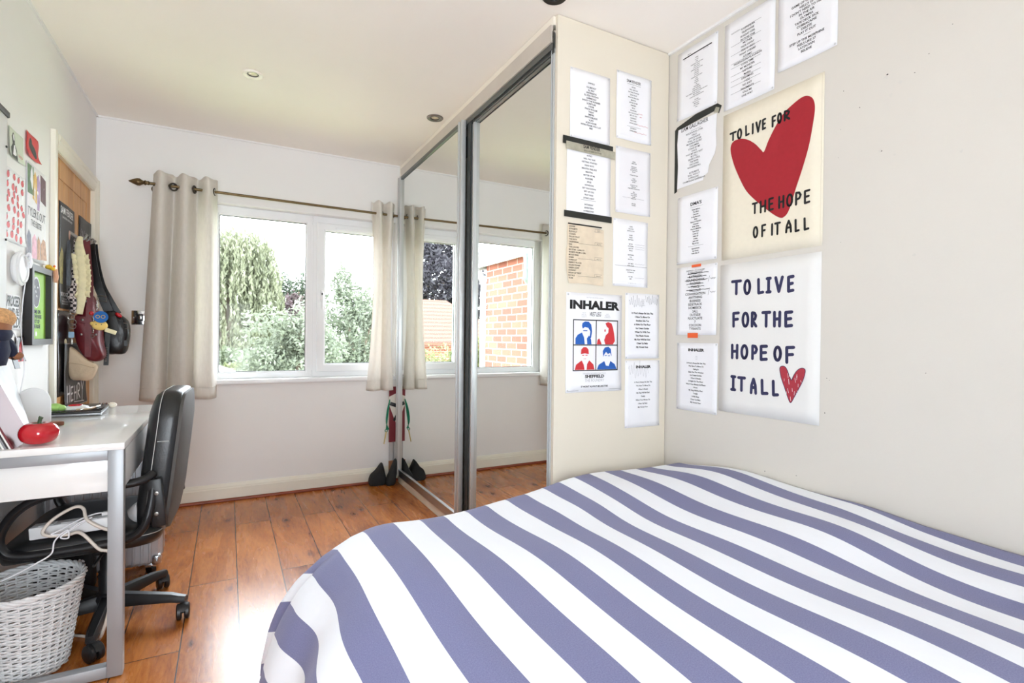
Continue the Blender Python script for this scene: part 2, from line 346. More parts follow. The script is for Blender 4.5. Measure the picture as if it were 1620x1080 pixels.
GLY = {'T': [[(0, 1), (1, 1)], [(.5, 1), (.5, 0)]], 'O': [[(.5 + .5 * math.cos(a * math.pi / 8), .5 + .5 * math.sin(a * math.pi / 8)) for a in range(17)]],
       'L': [[(0, 1), (.08, 0), (1, .04)]], 'I': [[(.5, 1), (.5, 0)], [(.05, 1), (.95, 1)], [(.05, 0), (.95, 0)]], 'i': [[(.5, 1), (.5, 0)]], 'V': [[(0, 1), (.5, 0), (1, 1)]],
       'E': [[(1, 1), (0, .98), (.04, 0), (1, .04)], [(.02, .5), (.85, .53)]], 'F': [[(1, 1), (0, .98), (.04, 0)], [(.02, .5), (.85, .53)]],
       'R': [[(0, 0), (0, 1), (.6, .97), (.92, .78), (.7, .52), (.03, .46), (1, 0)]], 'P': [[(0, 0), (0, 1), (.65, .97), (.98, .74), (.7, .48), (.03, .42)]],
       'H': [[(0, 1), (.02, 0)], [(1, 1), (.98, 0)], [(.02, .5), (1, .53)]], 'A': [[(0, 0), (.1, .55), (.5, 1), (.9, .55), (1, 0)], [(.08, .4), (.93, .4)]]}
def hand_letters(fl, boxes, t):
    for ch, u0, u1, v0, v1 in boxes:
        u0 += t / 2; u1 -= t / 2; v0 += t / 2; v1 -= t / 2
        if ch == 'I' and u1 - u0 < 0.012: ch = 'i'
        for st in GLY[ch]: fl.stroke([(u0 + (u1 - u0) * a, v0 + (v1 - v0) * b) for a, b in st], t)
class Sheet:
    """A sheet of paper (or card) fixed to a wall; marks on it become its parts."""
    def __init__(s, name, label, cat, plane, u0, v0, w_, h_, m, group=None, seed=0, wave=0.0011, outline=None, curl=0.003, z0=0.0012, nu=8, nv=12):
        s.pl = PLANES[plane]; s.u0, s.v0, s.w, s.h = u0, v0, w_, h_; s.z0 = z0; rnd = random.Random(seed)
        s.ph = [rnd.uniform(0, 6.28) for _ in range(4)]; s.wave = wave; s.curl = curl; s.k = [rnd.uniform(0.6, 1.6) for _ in range(4)]
        c = s.pl(u0 + w_ / 2, v0, 0.0); s.root = thing(name, label, cat, c, 0, group)
        mb = MB(); s.nu, s.nv, s.flat = nu, nv, outline is not None
        if outline is None: mb.grid(nu, nv, lambda a, b: s.at(a * w_, b * h_, 0))
        else: mb.poly([s.at(a, b, 0) for a, b in outline])
        s.paper = mb.build('paper_sheet', m, s.root, smooth=180 if outline is None else 0, solid=0.0006, fix=False)
    def disp(s, u, v):
        if s.flat: return s.z0 + s.wave
        i = min(int(u / s.w * s.nu), s.nu - 1); j = min(int(v / s.h * s.nv), s.nv - 1); p = u / s.w * s.nu - i; q = v / s.h * s.nv - j      # follow the sheet's own facets
        d = lambda k, l: s.raw(s.w * k / s.nu, s.h * l / s.nv)
        return (d(i, j) * (1 - p) + d(i + 1, j) * p) * (1 - q) + (d(i, j + 1) * (1 - p) + d(i + 1, j + 1) * p) * q
    def raw(s, u, v):
        a, b = u / s.w, v / s.h
        z = s.wave * (1 + math.sin(6.28 * s.k[0] * a + s.ph[0] + 2.0 * b) * 0.5 + 0.5 * math.sin(6.28 * s.k[1] * b + s.ph[1]))
        z += s.curl * max(0, (a * 2 - 1)) ** 6 * max(0, 1 - 2 * b) ** 3 + 0.6 * s.curl * max(0, 1 - 2 * a) ** 6 * max(0, 1 - 2 * b) ** 3
        return s.z0 + max(z, 0.0)
    def at(s, u, v, n): return s.pl(s.u0 + u, s.v0 + v, s.disp(min(max(u, 0), s.w), min(max(v, 0), s.h)) + n)
    def put(s, part, fl, m, n=0.0009, label=None):
        mb = MB(); mb.v = [s.at(u, v, n) for u, v in fl.v]; mb.f = fl.f
        o = mb.build(part, m, s.root, smooth=0, fix=False)
        if label: o['label'] = label
        return o
    def lines(s, fl, items, vtop, vbot, cap, uc=0.5, bold=0.006, maxw=0.86, align='c', wide=1.0, step=None):
        n = len(items)
        for i, t in enumerate(items):
            if not t: continue
            v = s.h * (vtop + (vbot - vtop) * (i / max(n - 1, 1)))
            fl.text(t, s.w * uc, v, s.h * cap, s.w * maxw, bold + .014, wide, align)

# ------------------------------------------------------------------ the room shell
def mat_wall(name, rgb, seed=0.0):
    m = mat(name, rgb, 0.85, var=0.012, scale=2.2, bump=0.05, bscale=140, spec=0.25)
    return m
M_wall = mat_wall('painted_plaster', (237, 236, 235)); M_ceil = mat_wall('ceiling_paint', (249, 243, 235))
M_trim = mat('gloss_trim', (236, 232, 218), 0.35, var=0.02); M_upvc = mat('white_upvc', (238, 239, 241), 0.25, var=0.01)
M_floor = mat_floor(); M_glass = mat_glass('window_glass'); M_bead = mat_wood('red_brown_bead', (112, 46, 26), (150, 70, 40), (2, 14, 14))
b = MB(); b.box(-0.82, 1.9, YF - 0.1, YB + 0.1, -0.12, 0.0); struct(b.build('floor', M_floor, smooth=0))
b = MB(); b.box(-0.82, 2.0, YF - 0.2, YB + 0.28, H, H + 0.15); struct(b.build('ceiling', M_ceil, smooth=0))
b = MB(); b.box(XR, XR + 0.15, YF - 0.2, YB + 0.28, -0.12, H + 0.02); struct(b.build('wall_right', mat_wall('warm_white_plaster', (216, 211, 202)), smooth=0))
WX0, WX1, WZ0, WZ1 = -0.12, 1.12, 0.800, 1.965
b = MB(); b.box(-0.82, WX0, YB, YB + 0.28, -0.3, H + 0.02); b.box(WX1, XR + 0.1, YB, YB + 0.28, -0.3, H + 0.02); b.box(WX0, WX1, YB, YB + 0.28, -0.3, WZ0 - 0.03); b.box(WX0, WX1, YB, YB + 0.28, WZ1, H + 0.02)
struct(b.build('wall_back', M_wall, smooth=0))
DY0, DY1, DZ1 = 3.105, 3.885, 1.945
b = MB(); b.box(XL - 0.12, XL, YF - 0.2, DY0, -0.12, H + 0.02); b.box(XL - 0.12, XL, DY1, YB + 0.02, -0.12, H + 0.02); b.box(XL - 0.12, XL, DY0, DY1, DZ1, H + 0.02)
struct(b.build('wall_left', M_wall, smooth=0))
FX0, FX1, FZ0, FZ1 = -0.62, 0.36, 0.45, 1.65
b = MB(); b.box(-0.82, FX0, YF - 0.28, YF, -0.12, H + 0.02); b.box(FX1, XR + 0.1, YF - 0.28, YF, -0.12, H + 0.02); b.box(FX0, FX1, YF - 0.28, YF, -0.12, FZ0); b.box(FX0, FX1, YF - 0.28, YF, FZ1, H + 0.02)
struct(b.build('wall_front', M_wall, smooth=0))
# coved joint between walls and ceiling: thin painted fillet
b = MB(); b.box(XL, XR, YB - 0.010, YB, H - 0.010, H); b.box(XL, XL + 0.010, YF, YB, H - 0.010, H); b.box(XR - 0.010, XR, YF, YP, H - 0.010, H)
struct(b.build('trim_1', M_wall, smooth=0))
# skirting boards with a moulded top, and the wood bead along the floor
def skirting(name, fn, l0, l1):
    prof = [(0.0, 0.012), (0.016, 0.012), (0.016, 0.082), (0.012, 0.088), (0.012, 0.094), (0.008, 0.104), (0.005, 0.112), (0.0, 0.114)]
    mb = MB(); n = len(prof); mb.add([fn(l, d, z) for l in (l0, l1) for d, z in prof], [(i, (i + 1) % n, n + (i + 1) % n, n + i) for i in range(n)] + [tuple(range(n)), tuple(range(n, 2 * n))])
    return struct(mb.build(name, M_trim, smooth=0))
skirting('baseboard_back', lambda l, d, z: (l, YB - d, z), -0.68, 1.16)
skirting('baseboard_left', lambda l, d, z: (XL + d, l, z), YF + 0.02, 3.03)
skirting('baseboard_right', lambda l, d, z: (XR - d, l, z), YF + 0.02, 1.77)
b = MB(); b.tube([(-0.66, YB - 0.024, 0.006), (1.15, YB - 0.024, 0.006)], 0.013, 8); struct(b.build('trim_2', M_bead, smooth=60))
b = MB(); b.tube([(XL + 0.024, YF + 0.03, 0.006), (XL + 0.024, 3.03, 0.006)], 0.013, 8); struct(b.build('trim_3', M_bead, smooth=60))

# back window: fixed pane on the left, casement on the right
y0, y1 = YB + 0.070, YB + 0.135
def frame_rect(mb, X0, X1, Z0, Z1, wl_, wr_, wb_, wt_, ya, yb, ch=.010):
    # mitred frame with a sloped inner glazing edge
    o_ = [(X0, Z0), (X1, Z0), (X1, Z1), (X0, Z1)]; i_ = [(X0 + wl_, Z0 + wb_), (X1 - wr_, Z0 + wb_), (X1 - wr_, Z1 - wt_), (X0 + wl_, Z1 - wt_)]
    m_ = [(X0 + wl_ - ch, Z0 + wb_ - ch), (X1 - wr_ + ch, Z0 + wb_ - ch), (X1 - wr_ + ch, Z1 - wt_ + ch), (X0 + wl_ - ch, Z1 - wt_ + ch)]; e_ = [(X0 + .004, Z0 + .004), (X1 - .004, Z0 + .004), (X1 - .004, Z1 - .004), (X0 + .004, Z1 - .004)]
    rings = [(o_, yb), (o_, ya + .004), (e_, ya), (m_, ya), (i_, ya + ch), (i_, yb)]
    vs = [(x, y, z) for r_, y in rings for x, z in r_]; k = len(rings)
    mb.add(vs, [(r_ * 4 + j, r_ * 4 + (j + 1) % 4, ((r_ + 1) % k) * 4 + (j + 1) % 4, ((r_ + 1) % k) * 4 + j) for r_ in range(k) for j in range(4)])
b = MB(); frame_rect(b, WX0, .5325, WZ0, WZ1, .065, .0425, .045, .060, y0, y1); frame_rect(b, .5325, WX1, WZ0, WZ1, .0425, .060, .045, .060, y0, y1)
b.box(.528, .537, y0 - .0015, y0 + .01, WZ0 + .05, WZ1 - .065, .001)
win = struct(b.build('window_1', M_upvc, smooth=0))
b = MB(); yc0 = y0 - 0.016
frame_rect(b, .562, 1.075, .836, 1.918, .060, .060, .059, .056, yc0, y0 + .05, .012)
cas = b.build('casement_sash', M_upvc, win, smooth=0)
b = MB(); b.box(-0.06, 0.495, y0 + .030, y0 + .036, 0.84, 1.91); b.box(0.615, 1.02, y0 + .024, y0 + .030, 0.89, 1.87); b.build('glass_pane', M_glass, win, smooth=0)
M_gask = mat('grey_gasket', (90, 92, 95), 0.6)
b = MB()
for (xa, xb, za, zb, yy) in ((-0.055, 0.490, 0.845, 1.905, y0 + .026), (0.622, 1.015, 0.895, 1.862, yc0 + .034)):
    b.box(xa, xa + .004, yy, yy + .005, za, zb); b.box(xb - .004, xb, yy, yy + .005, za, zb); b.box(xa, xb, yy, yy + .005, zb - .004, zb); b.box(xa, xb, yy, yy + .005, za, za + .004)
b.build('gasket', M_gask, win, smooth=0)
M_chrome = mat('chrome', (205, 207, 210), 0.12, 1.0, var=0.02); M_blackp = mat('black_plastic', (24, 24, 26), 0.4, var=0.05)
b = MB(); b.box(0.584, 0.600, yc0 - .012, yc0 + .002, 1.345, 1.430, 0.004); b.tube([(0.592, yc0 - .01, 1.41), (0.592, yc0 - .034, 1.405), (0.593, yc0 - .042, 1.38), (0.594, yc0 - .040, 1.29)], [0.009, 0.009, 0.009, 0.007], 10)
hd = b.build('window_handle', M_upvc, win, smooth=50); b = MB(); b.ell((0.592, yc0 - .046, 1.398), (0.006, 0.004, 0.009), 10, 6); b.build('lock_barrel', M_blackp, hd)
b = MB(); b.box(0.69, 0.98, yc0 - .010, yc0 + .002, 1.872, 1.892, 0.003); b.box(0.70, 0.97, yc0 - .014, yc0 - .008, 1.888, 1.893, 0.001); b.build('trickle_vent', M_upvc, win, smooth=30)
b = MB(); b.box(WX0 - 0.03, WX1 + 0.035, YB - 0.030, y0 + 0.01, WZ0 - 0.032, WZ0, 0.007); b.build('window_sill', M_upvc, win, smooth=30)
# unseen window behind the camera, added and sized to brighten the room
b = MB()
for xa, xb, za, zb in ((FX0, FX0 + .06, FZ0, FZ1), (FX1 - .06, FX1, FZ0, FZ1), (FX0, FX1, FZ0, FZ0 + .06), (FX0, FX1, FZ1 - .06, FZ1), (-.09, -.03, FZ0, FZ1)): b.box(xa, xb, YF - .15, YF - .09, za, zb, .006)
w2 = struct(b.build('fill_window', M_upvc, smooth=30)); b = MB(); b.box(FX0 + .05, FX1 - .05, YF - .125, YF - .12, FZ0 + .05, FZ1 - .05); b.build('glass_pane', M_glass, w2, smooth=0)

# door in the left wall: oak cottage door, cream architrave
M_oak = mat_wood('oak_door', (190, 134, 76), (220, 168, 108), (5, 5, .5), 0.45); M_oakdark = mat('groove_shadow_oak', (96, 56, 26), 0.6)
b = MB(); b.box(-0.752, -0.716, DY0 + .004, DY1 - .004, 0.008, DZ1 - .004, .002); door = struct(b.build('door_1', M_oak, smooth=0))
b = MB(); dz = 1.955; 
for ya, yb, za, zb in ((DY0, 3.225, 0.008, 1.941), (3.775, DY1, 0.008, 1.941), (3.225, 3.775, 1.835, 1.941), (3.225, 3.775, 0.008, 0.22), (3.225, 3.775, 0.88, 1.02)): b.box(-0.7165, -0.7125, ya + .004, yb - .004 if yb == DY1 else yb, za, zb, .0015)
b.build('rail_and_stile', M_oak, door, smooth=0)
b = MB()
for i in range(6):
    ya = 3.228 + i * 0.0911
    for za, zb in ((0.225, 0.877), (1.023, 1.832)): b.box(-0.7165, -0.7140, ya, ya + 0.0870, za, zb, .0015)
b.build('panel_boards', M_oak, door, smooth=0)
b = MB()
def arch(mb, ya, yb, za, zb): mb.box(XL - 0.001, XL + 0.014, ya, yb, za, zb, .003); 
prof = [(0.0, 0.0), (0.018, 0.0), (0.020, 0.006), (0.020, 0.022), (0.016, 0.028), (0.015, 0.050), (0.011, 0.060), (0.007, 0.070), (0.0, 0.070)]
n = len(prof)
def archbar(fn, l0, l1): b.add([fn(l, d, t) for l in (l0, l1) for d, t in prof], [(i, (i + 1) % n, n + (i + 1) % n, n + i) for i in range(n)] + [tuple(range(n)), tuple(range(n, 2 * n))])
archbar(lambda l, d, t: (XL + d, 3.035 + t, l), 0.0, 2.005); archbar(lambda l, d, t: (XL + d, 3.945 - t, l), 0.0, 2.005); archbar(lambda l, d, t: (XL + d + .0005, l, 2.005 - t), 3.1051, 3.8749)
b.box(XL - .03, XL + .004, 3.098, 3.112, 0, 1.945); b.box(XL - .03, XL + .004, 3.872, 3.888, 0, 1.945); b.box(XL - .03, XL + .004, 3.1, 3.885, 1.930, 1.946)
struct(b.build('trim_4', M_trim, smooth=30))

# small holes and scuffs in the right wall
M_hole = mat('pinhole_dark', (70, 66, 62), 0.9); M_scuff = mat('plaster_scuff', (212, 208, 200), 0.9)
rnd = random.Random(4); b = MB(); b2 = MB()
for y, z, r in ((0.881, 1.682, .004), (0.868, 1.911, .0055), (0.795, 1.885, .003), (0.947, 1.841, .0035), (0.997, 1.914, .003), (1.005, 1.791, .002), (0.705, 1.98, .003), (0.76, 1.924, .003), (1.039, 0.971, .003), (1.044, 0.854, .0035), (1.03, 0.965, .002), (0.756, 1.006, .0025), (1.264, 0.608, .004), (1.141, 0.62, .003), (1.011, 1.70, .002), (1.0, 1.42, .002), (0.62, 2.0, .002)):
    r *= .55; b.poly([(XR - 0.0006, y + r * rnd.uniform(.5, 1.2) * math.cos(a * .785), z + r * rnd.uniform(.5, 1.2) * math.sin(a * .785)) for a in range(8)])
for y, z, r in ((0.857, 1.845, .010), (0.833, 1.873, .010), (0.806, 1.811, .013), (0.68, 1.62, .008), (0.60, 1.74, .010), (0.845, 1.66, .007), (0.79, 1.35, .008), (0.70, 1.05, .008), (0.872, 1.905, .012), (0.885, 1.685, .010)):
    r *= .6; b2.poly([(XR - 0.0004, y + r * rnd.uniform(.4, 1.2) * math.cos(a * .628), z + r * rnd.uniform(.4, 1.2) * math.sin(a * .628)) for a in range(10)])
b.build('pin_holes', M_hole, bpy.data.objects['wall_right'], smooth=0, fix=False)['kind'] = 'stuff'
b2.build('scuff_marks', M_scuff, bpy.data.objects['wall_right'], smooth=0, fix=False)['kind'] = 'stuff'

# ------------------------------------------------------------------ mirrored wardrobe
M_cream = mat('cream_board', (226, 218, 201), 0.4, var=0.012, scale=3); M_alu = mat('brushed_aluminium', (190, 192, 194), 0.28, 1.0, var=0.05, stretch=(80, 80, 2)); M_track = mat('grey_track', (212, 205, 195), 0.4, 0.3, var=0.03); M_dtrack = mat('dark_track', (104, 108, 106), 0.4, 0.5)
mm = bpy.data.materials.new('mirror_silver'); mm.use_nodes = True
pb = mm.node_tree.nodes['Principled BSDF']; pb.inputs['Metallic'].default_value = 1.0; pb.inputs['Roughness'].default_value = 0.0
_nz = mm.node_tree.nodes.new('ShaderNodeTexNoise'); _nz.inputs['Scale'].default_value = 3.0; _rp = mm.node_tree.nodes.new('ShaderNodeValToRGB')
_rp.color_ramp.elements[0].color = (0.80, 0.82, 0.79, 1); _rp.color_ramp.elements[1].color = (0.83, 0.85, 0.82, 1)
mm.node_tree.links.new(_nz.outputs['Fac'], _rp.inputs[0]); mm.node_tree.links.new(_rp.outputs[0], pb.inputs['Base Color'])
wr = thing('mirrored_wardrobe', 'floor-to-ceiling cream wardrobe with two mirrored sliding doors, right of the window', 'wardrobe', (1.45, 2.86, 0))
b = MB(); b.box(1.156, 1.762, YP, YP + 0.018, 0.001, H - .003, .0008); b.build('side_panel', M_cream, wr, smooth=0)
b = MB(); XW = 1.146
b.box(XW, XW + .02, YP + .018, 3.938, 2.362, H - .003, .001); b.box(XW, XW + .02, 3.872, 3.938, 0.001, 2.362, .001); b.build('fascia_board', mat('pale_cream_board', (247, 241, 228), .4, var=.01), wr, smooth=0)
b = MB(); b.box(XW - .002, XW + .02, YP + .018, 3.872, 0.001, 0.062, .002); b.box(XW - .012, XW - .0021, YP + .018, 3.872, 0.001, 0.055, .002); b.box(XW + .02, 1.30, YP + .018, 3.872, 0.001, .05); b.build('plinth', M_cream, wr, smooth=0)
b = MB(); b.box(XW - .012, XW - .001, YP + .018, 3.872, 2.288, 2.358); b.box(XW + .004, 1.30, YP + .018, 3.872, 2.330, 2.340); b.build('top_track', M_track, wr, smooth=0)
b = MB(); b.box(1.141, 1.144, YP + .018, 3.872, 2.262, 2.335); b.box(1.150, 1.153, YP + .018, 3.872, 2.25, 2.335); b.box(1.28, 1.285, YP + .018, 3.872, 2.2, 2.335); b.build('inner_track', M_dtrack, wr, smooth=0)
b = MB(); b.box(XW + .004, 1.30, YP + .018, 3.872, 0.050, 0.056); b.box(XW + .004, XW + .008, YP + .018, 3.872, 0.056, 0.066); b.box(1.143, 1.147, YP + .018, 3.872, 0.050, 0.066); b.build('bottom_track', M_alu, wr, smooth=0)
b = MB(); b.box(1.30, 1.31, YP + .018, 3.94, 0.001, H - .003); b.box(1.30, 1.762, 3.92, 3.938, .001, H - .003); b.box(1.745, 1.762, YP + .018, 3.92, .001, H - .003); b.build('carcass', M_cream, wr, smooth=0)
M_sil = mat('satin_silver', (200, 203, 203), 0.35, 0.35, var=0.03)
M_dark = mat('door_gap_dark', (44, 50, 50), 0.5)
def slider(ya, yb, x, z0, z1, lw, rw, tall):
    b = MB(); b.box(x + .010, x + .014, ya + .01, yb - .01, z0 + .01, z1 - .01); d = b.build('sliding_door', mm, wr, smooth=0); d['label'] = 'mirror glass of the door'
    b = MB()
    def stile(c0, c1):
        w_ = c1 - c0
        b.box(x - .008, x + .020, c0, c0 + w_ * .25, z0, z1, .003); b.box(x - .003, x + .018, c0 + w_ * .25, c0 + w_ * .72, z0, z1, .001); b.box(x - .010, x + .020, c0 + w_ * .72, c1, z0, z1, .003)
    stile(ya, ya + rw); b.build('stile', M_sil, d, smooth=30)
    b = MB(); stile(yb - lw, yb); b.build('stile', M_sil, d, smooth=30)
    b = MB(); b.box(x, x + .018, ya + rw, yb - lw, z0, z0 + tall, .002); b.build('bottom_rail', M_alu, d, smooth=0)
    b = MB(); b.box(x, x + .018, ya + rw, yb - lw, z1 - .022, z1, .002); b.build('top_rail', M_dtrack, d, smooth=0)
slider(2.655, 3.868, 1.120, 0.060, 2.286, .045, .050, .052)
slider(1.793, 2.635, 1.158, 0.068, 2.272, .062, .018, .050)
b = MB(); b.box(1.143, 1.149, 2.600, 2.640, .068, 2.26); b.build('dark_gap_strip', M_dark, wr, smooth=0)  # dark strip standing in for the shaded gap between the two doors

# ------------------------------------------------------------------ ceiling downlights
M_lampw = mat('downlight_white', (245, 240, 230), 0.3); M_lens = mat('downlight_lens', (220, 206, 180), 0.15, spec=0.6)
def downlight(x, y, label, m, dark):
    t = thing('ceiling_downlight', label, 'downlight', (x, y, H), 0, 'recessed ceiling downlights')
    b = MB(); b.lathe([(0.049, -0.0005), (0.049, -0.004), (0.045, -0.008), (0.030, -0.006), (0.026, -0.001), (0.024, -0.0005)], (0, 0, 0), (0, 0, 1), 32); b.build('bezel', m, t, smooth=40, local=True)
    b = MB(); b.lathe([(0.0, -0.002), (0.014, -0.0025), (0.022, -0.001)], (0, 0, 0), (0, 0, 1), 24); b.build('lens', dark, t, smooth=60, local=True)
    b = MB(); b.torus((0, 0, -0.003), (0, 0, 1), .0245, .0016, 28, 6); b.build('lamp_clip', M_blackp, t, local=True)
M_steel = mat('satin_steel', (150, 148, 145), 0.3, 1.0)
downlight(0.100, 2.930, 'white ringed downlight in the ceiling in front of the curtain rod', M_lampw, M_lens)
downlight(1.072, 2.967, 'silver ringed downlight in the ceiling close to the wardrobe fascia', M_steel, M_lens)
downlight(1.085, 1.690, 'dark downlight at the top edge of the photo above the wardrobe corner', mat('dark_steel', (70, 66, 62), 0.4, 0.8), M_blackp)

# ------------------------------------------------------------------ curtains, rod
M_brass = mat('antique_brass', (112, 94, 66), 0.38, 0.9, var=0.12, scale=40); M_gun = mat('gunmetal_eyelet', (84, 82, 78), 0.35, 0.9)
M_curt = mat('linen_curtain', (238, 234, 228), 0.9, var=0.03, scale=90, bump=0.15, bscale=500, spec=0.1, trans=0.38, stretch=(1, 1, 0.3))
YR, ZR = 3.856, 2.010
rod = thing('curtain_rod', 'thin brass curtain rod with a pointed finial above the window', 'curtain rod', (0.3, YR, ZR))
b = MB(); b.tube([(-0.430, YR, ZR + .002), (1.108, YR, ZR - .012)], 0.0085, 12); b.build('pole', M_brass, rod)
b = MB(); b.lathe([(0.0085, 0.0), (0.013, 0.006), (0.010, 0.014), (0.016, 0.022), (0.010, 0.030), (0.013, 0.036), (0.022, 0.050), (0.022, 0.062), (0.013, 0.084), (0.004, 0.102), (0.0, 0.106)], (-0.425, YR, ZR + .002), (-1, 0, 0), 18); b.build('finial', M_brass, rod, smooth=60)
b = MB(); b.tube([(-0.405, YR, ZR), (-0.405, YB, ZR - .01)], .006, 10); b.lathe([(.022, 0), (.022, .004), (.016, .008)], (-0.405, YB, ZR - .01), (0, -1, 0), 16); b.build('wall_bracket', M_brass, rod); b = MB(); b.tube([(1.085, YR, ZR - .012), (1.085, YB, ZR - .02)], .006, 10); b.build('wall_bracket', M_brass, rod)
def curtain(label, xt0, xt1, xb0, xb1, ztop, zbot, waves, ph, amp, ampb, eyelets, lean, seed):
    rn = random.Random(seed); ks = [rn.uniform(-1, 1) for _ in range(6)]
    t = thing('eyelet_curtain', label, 'curtain', ((xt0 + xt1) / 2, YR, zbot), 0, 'eyelet curtains on the brass rod')
    def fn(a, q):
        s_ = q; z = zbot + (ztop - zbot) * s_; e = 1 - s_
        x = (xt0 + (xt1 - xt0) * a) * s_ + (xb0 + (xb1 - xb0) * a) * e + lean * math.sin(3.14 * s_) * (a - .5) * .3
        th = 2 * math.pi * waves * a + ph + .5 * ks[0] * e * math.sin(3 * a) + 0.35 * ks[1] * e
        am = amp + (ampb - amp) * e
        y = YR + am * math.sin(th) + .010 * e * math.sin(2 * th + 3 * ks[2]) + .006 * e * math.sin(9 * a + 5 * z)
        x += .010 * math.sin(th + 1.57 + ks[3]) * (0.3 + e)
        z += 0.006 * math.sin(2 * th) * (s_ > .99)
        return (x, min(y, YB - .012), z)
    b = MB(); b.grid(110, 60, fn); b.build('fabric', M_curt, t, smooth=180, solid=0.0025, fix=False)
    b = MB(); b.grid(110, 1, lambda a, q: tuple(Vector(fn(a, .052 + q * .003)) + Vector((0, -.0022, 0)))); b.build('hem_seam', M_curt, t, smooth=180, solid=.002, fix=False)
    for a, sx_ in eyelets:
        p = fn(a, (ZR - zbot) / (ztop - zbot)); q = fn(a + .01, (ZR - zbot) / (ztop - zbot)); tg = Vector((q[0] - p[0], q[1] - p[1], 0)).normalized(); nn = Vector((tg.y, -tg.x, 0))
        b = MB(); b.torus(Vector((p[0], YR, ZR - .003)), nn + Vector((.5 * sx_, 0, 0)), .021, .0055, 24, 8); b.build('eyelet', M_gun, t)
curtain('long cream eyelet curtain at the left of the window behind the black chair', -0.405, -0.068, -0.462, -0.072, 2.085, 0.690, 2.75, 2.4, 0.046, 0.052, [(0.09, 1), (0.31, 1), (0.63, 1), (0.945, 1)], 0.0, 3)
curtain('narrow cream eyelet curtain at the right of the window against the wardrobe mirror', 0.922, 1.098, 0.900, 1.100, 2.085, 0.700, 2.1, 1.2, 0.036, 0.034, [(0.30, -1), (0.80, -1)], -.2, 8)

# chrome switch plate on the back wall
sw = thing('switch_plate', 'square chrome switch plate on the back wall left of the curtain', 'light switch', (-.477, YB, 1.197))
b = MB(); b.box(-.522, -.432, YB - .007, YB - .0004, 1.153, 1.240, .002); b.build('face_plate', M_chrome, sw, smooth=30)
b = MB(); b.box(-.490, -.463, YB - .009, YB - .006, 1.176, 1.220, .001); b.build('plug_insert', M_blackp, sw, smooth=30)
b = MB(); b.box(-.484, -.469, YB - .012, YB - .008, 1.186, 1.210, .002); b.build('rocker', M_chrome, sw, smooth=30)
b = MB(); b.lathe([(.003, 0), (.003, .001), (0, .0015)], (-.512, YB - .007, 1.197), (0, -1, 0), 10); b.build('screw', M_steel, sw); b = MB(); b.lathe([(.003, 0), (.003, .001), (0, .0015)], (-.442, YB - .007, 1.197), (0, -1, 0), 10); b.build('screw', M_steel, sw)

# ------------------------------------------------------------------ bed and duvet
M_mattress = mat('mattress_ticking', (230, 228, 222), 0.9); M_base = mat('bed_base_fabric', (120, 116, 112), 0.9)
bed = thing('double_bed', 'double bed under the striped duvet against the right wall', 'bed', (1.1, 0.65, 0))
b = MB(); b.box(0.47, 1.735, -.55, 1.53, .09, .30, .02); b.build('bed_base', M_base, bed, smooth=40)
for x, y in ((.55, -.45), (1.66, -.45), (.55, 1.45), (1.66, 1.45)):
    b = MB(); b.lathe([(.018, 0), (.024, .02), (.026, .09)], (x, y, .0), (0, 0, 1), 14); b.build('leg', M_blackp, bed)
b = MB(); b.box(0.46, 1.735, -.55, 1.53, .301, .505, .04, 3); b.build('mattress', M_mattress, bed, smooth=60)
XC = 0.43
PROF = [(0, 0), (.04, -.004), (.075, -.016), (.115, -.030), (.16, -.058), (.205, -.100), (.25, -.160), (.285, -.230), (.315, -.305), (.338, -.385), (.345, -.430)]
_pl = [0.0]
for i in range(1, len(PROF)): _pl.append(_pl[-1] + math.hypot(PROF[i][0] - PROF[i - 1][0], PROF[i][1] - PROF[i - 1][1]))
def prof(e):
    for i in range(1, len(PROF)):
        if e <= _pl[i] or i == len(PROF) - 1:
            t = (e - _pl[i - 1]) / (_pl[i] - _pl[i - 1]); return PROF[i - 1][0] + (PROF[i][0] - PROF[i - 1][0]) * t, PROF[i - 1][1] + (PROF[i][1] - PROF[i - 1][1]) * t
def yc_of(x): return 1.46 + .10 * sstep(.45, .9, x) + .115 * sstep(.85, 1.35, x)
def ztop(x, y):
    z = .553 + .030 * sstep(1.15, 1.72, x) * (1 - .8 * sstep(1.3, 1.7, y))
    z += .007 * math.sin(5.2 * x + 4.0 * y + .6) + .005 * math.sin(9 * x - 6 * y + 1.0) + .004 * math.sin(3 * x + 11 * y)
    z += .016 * math.exp(-((x - 1.45) / .12) ** 2 - ((y - .80) / .16) ** 2) - .010 * math.exp(-((x - 1.38) / .10) ** 2 - ((y - .45) / .2) ** 2) + .010 * math.exp(-((x - 1.0) / .2) ** 2 - ((y - 1.35) / .12) ** 2)
    z -= .016 * sstep(1.56, 1.70, x) * sstep(.95, .72, y) 
    return z
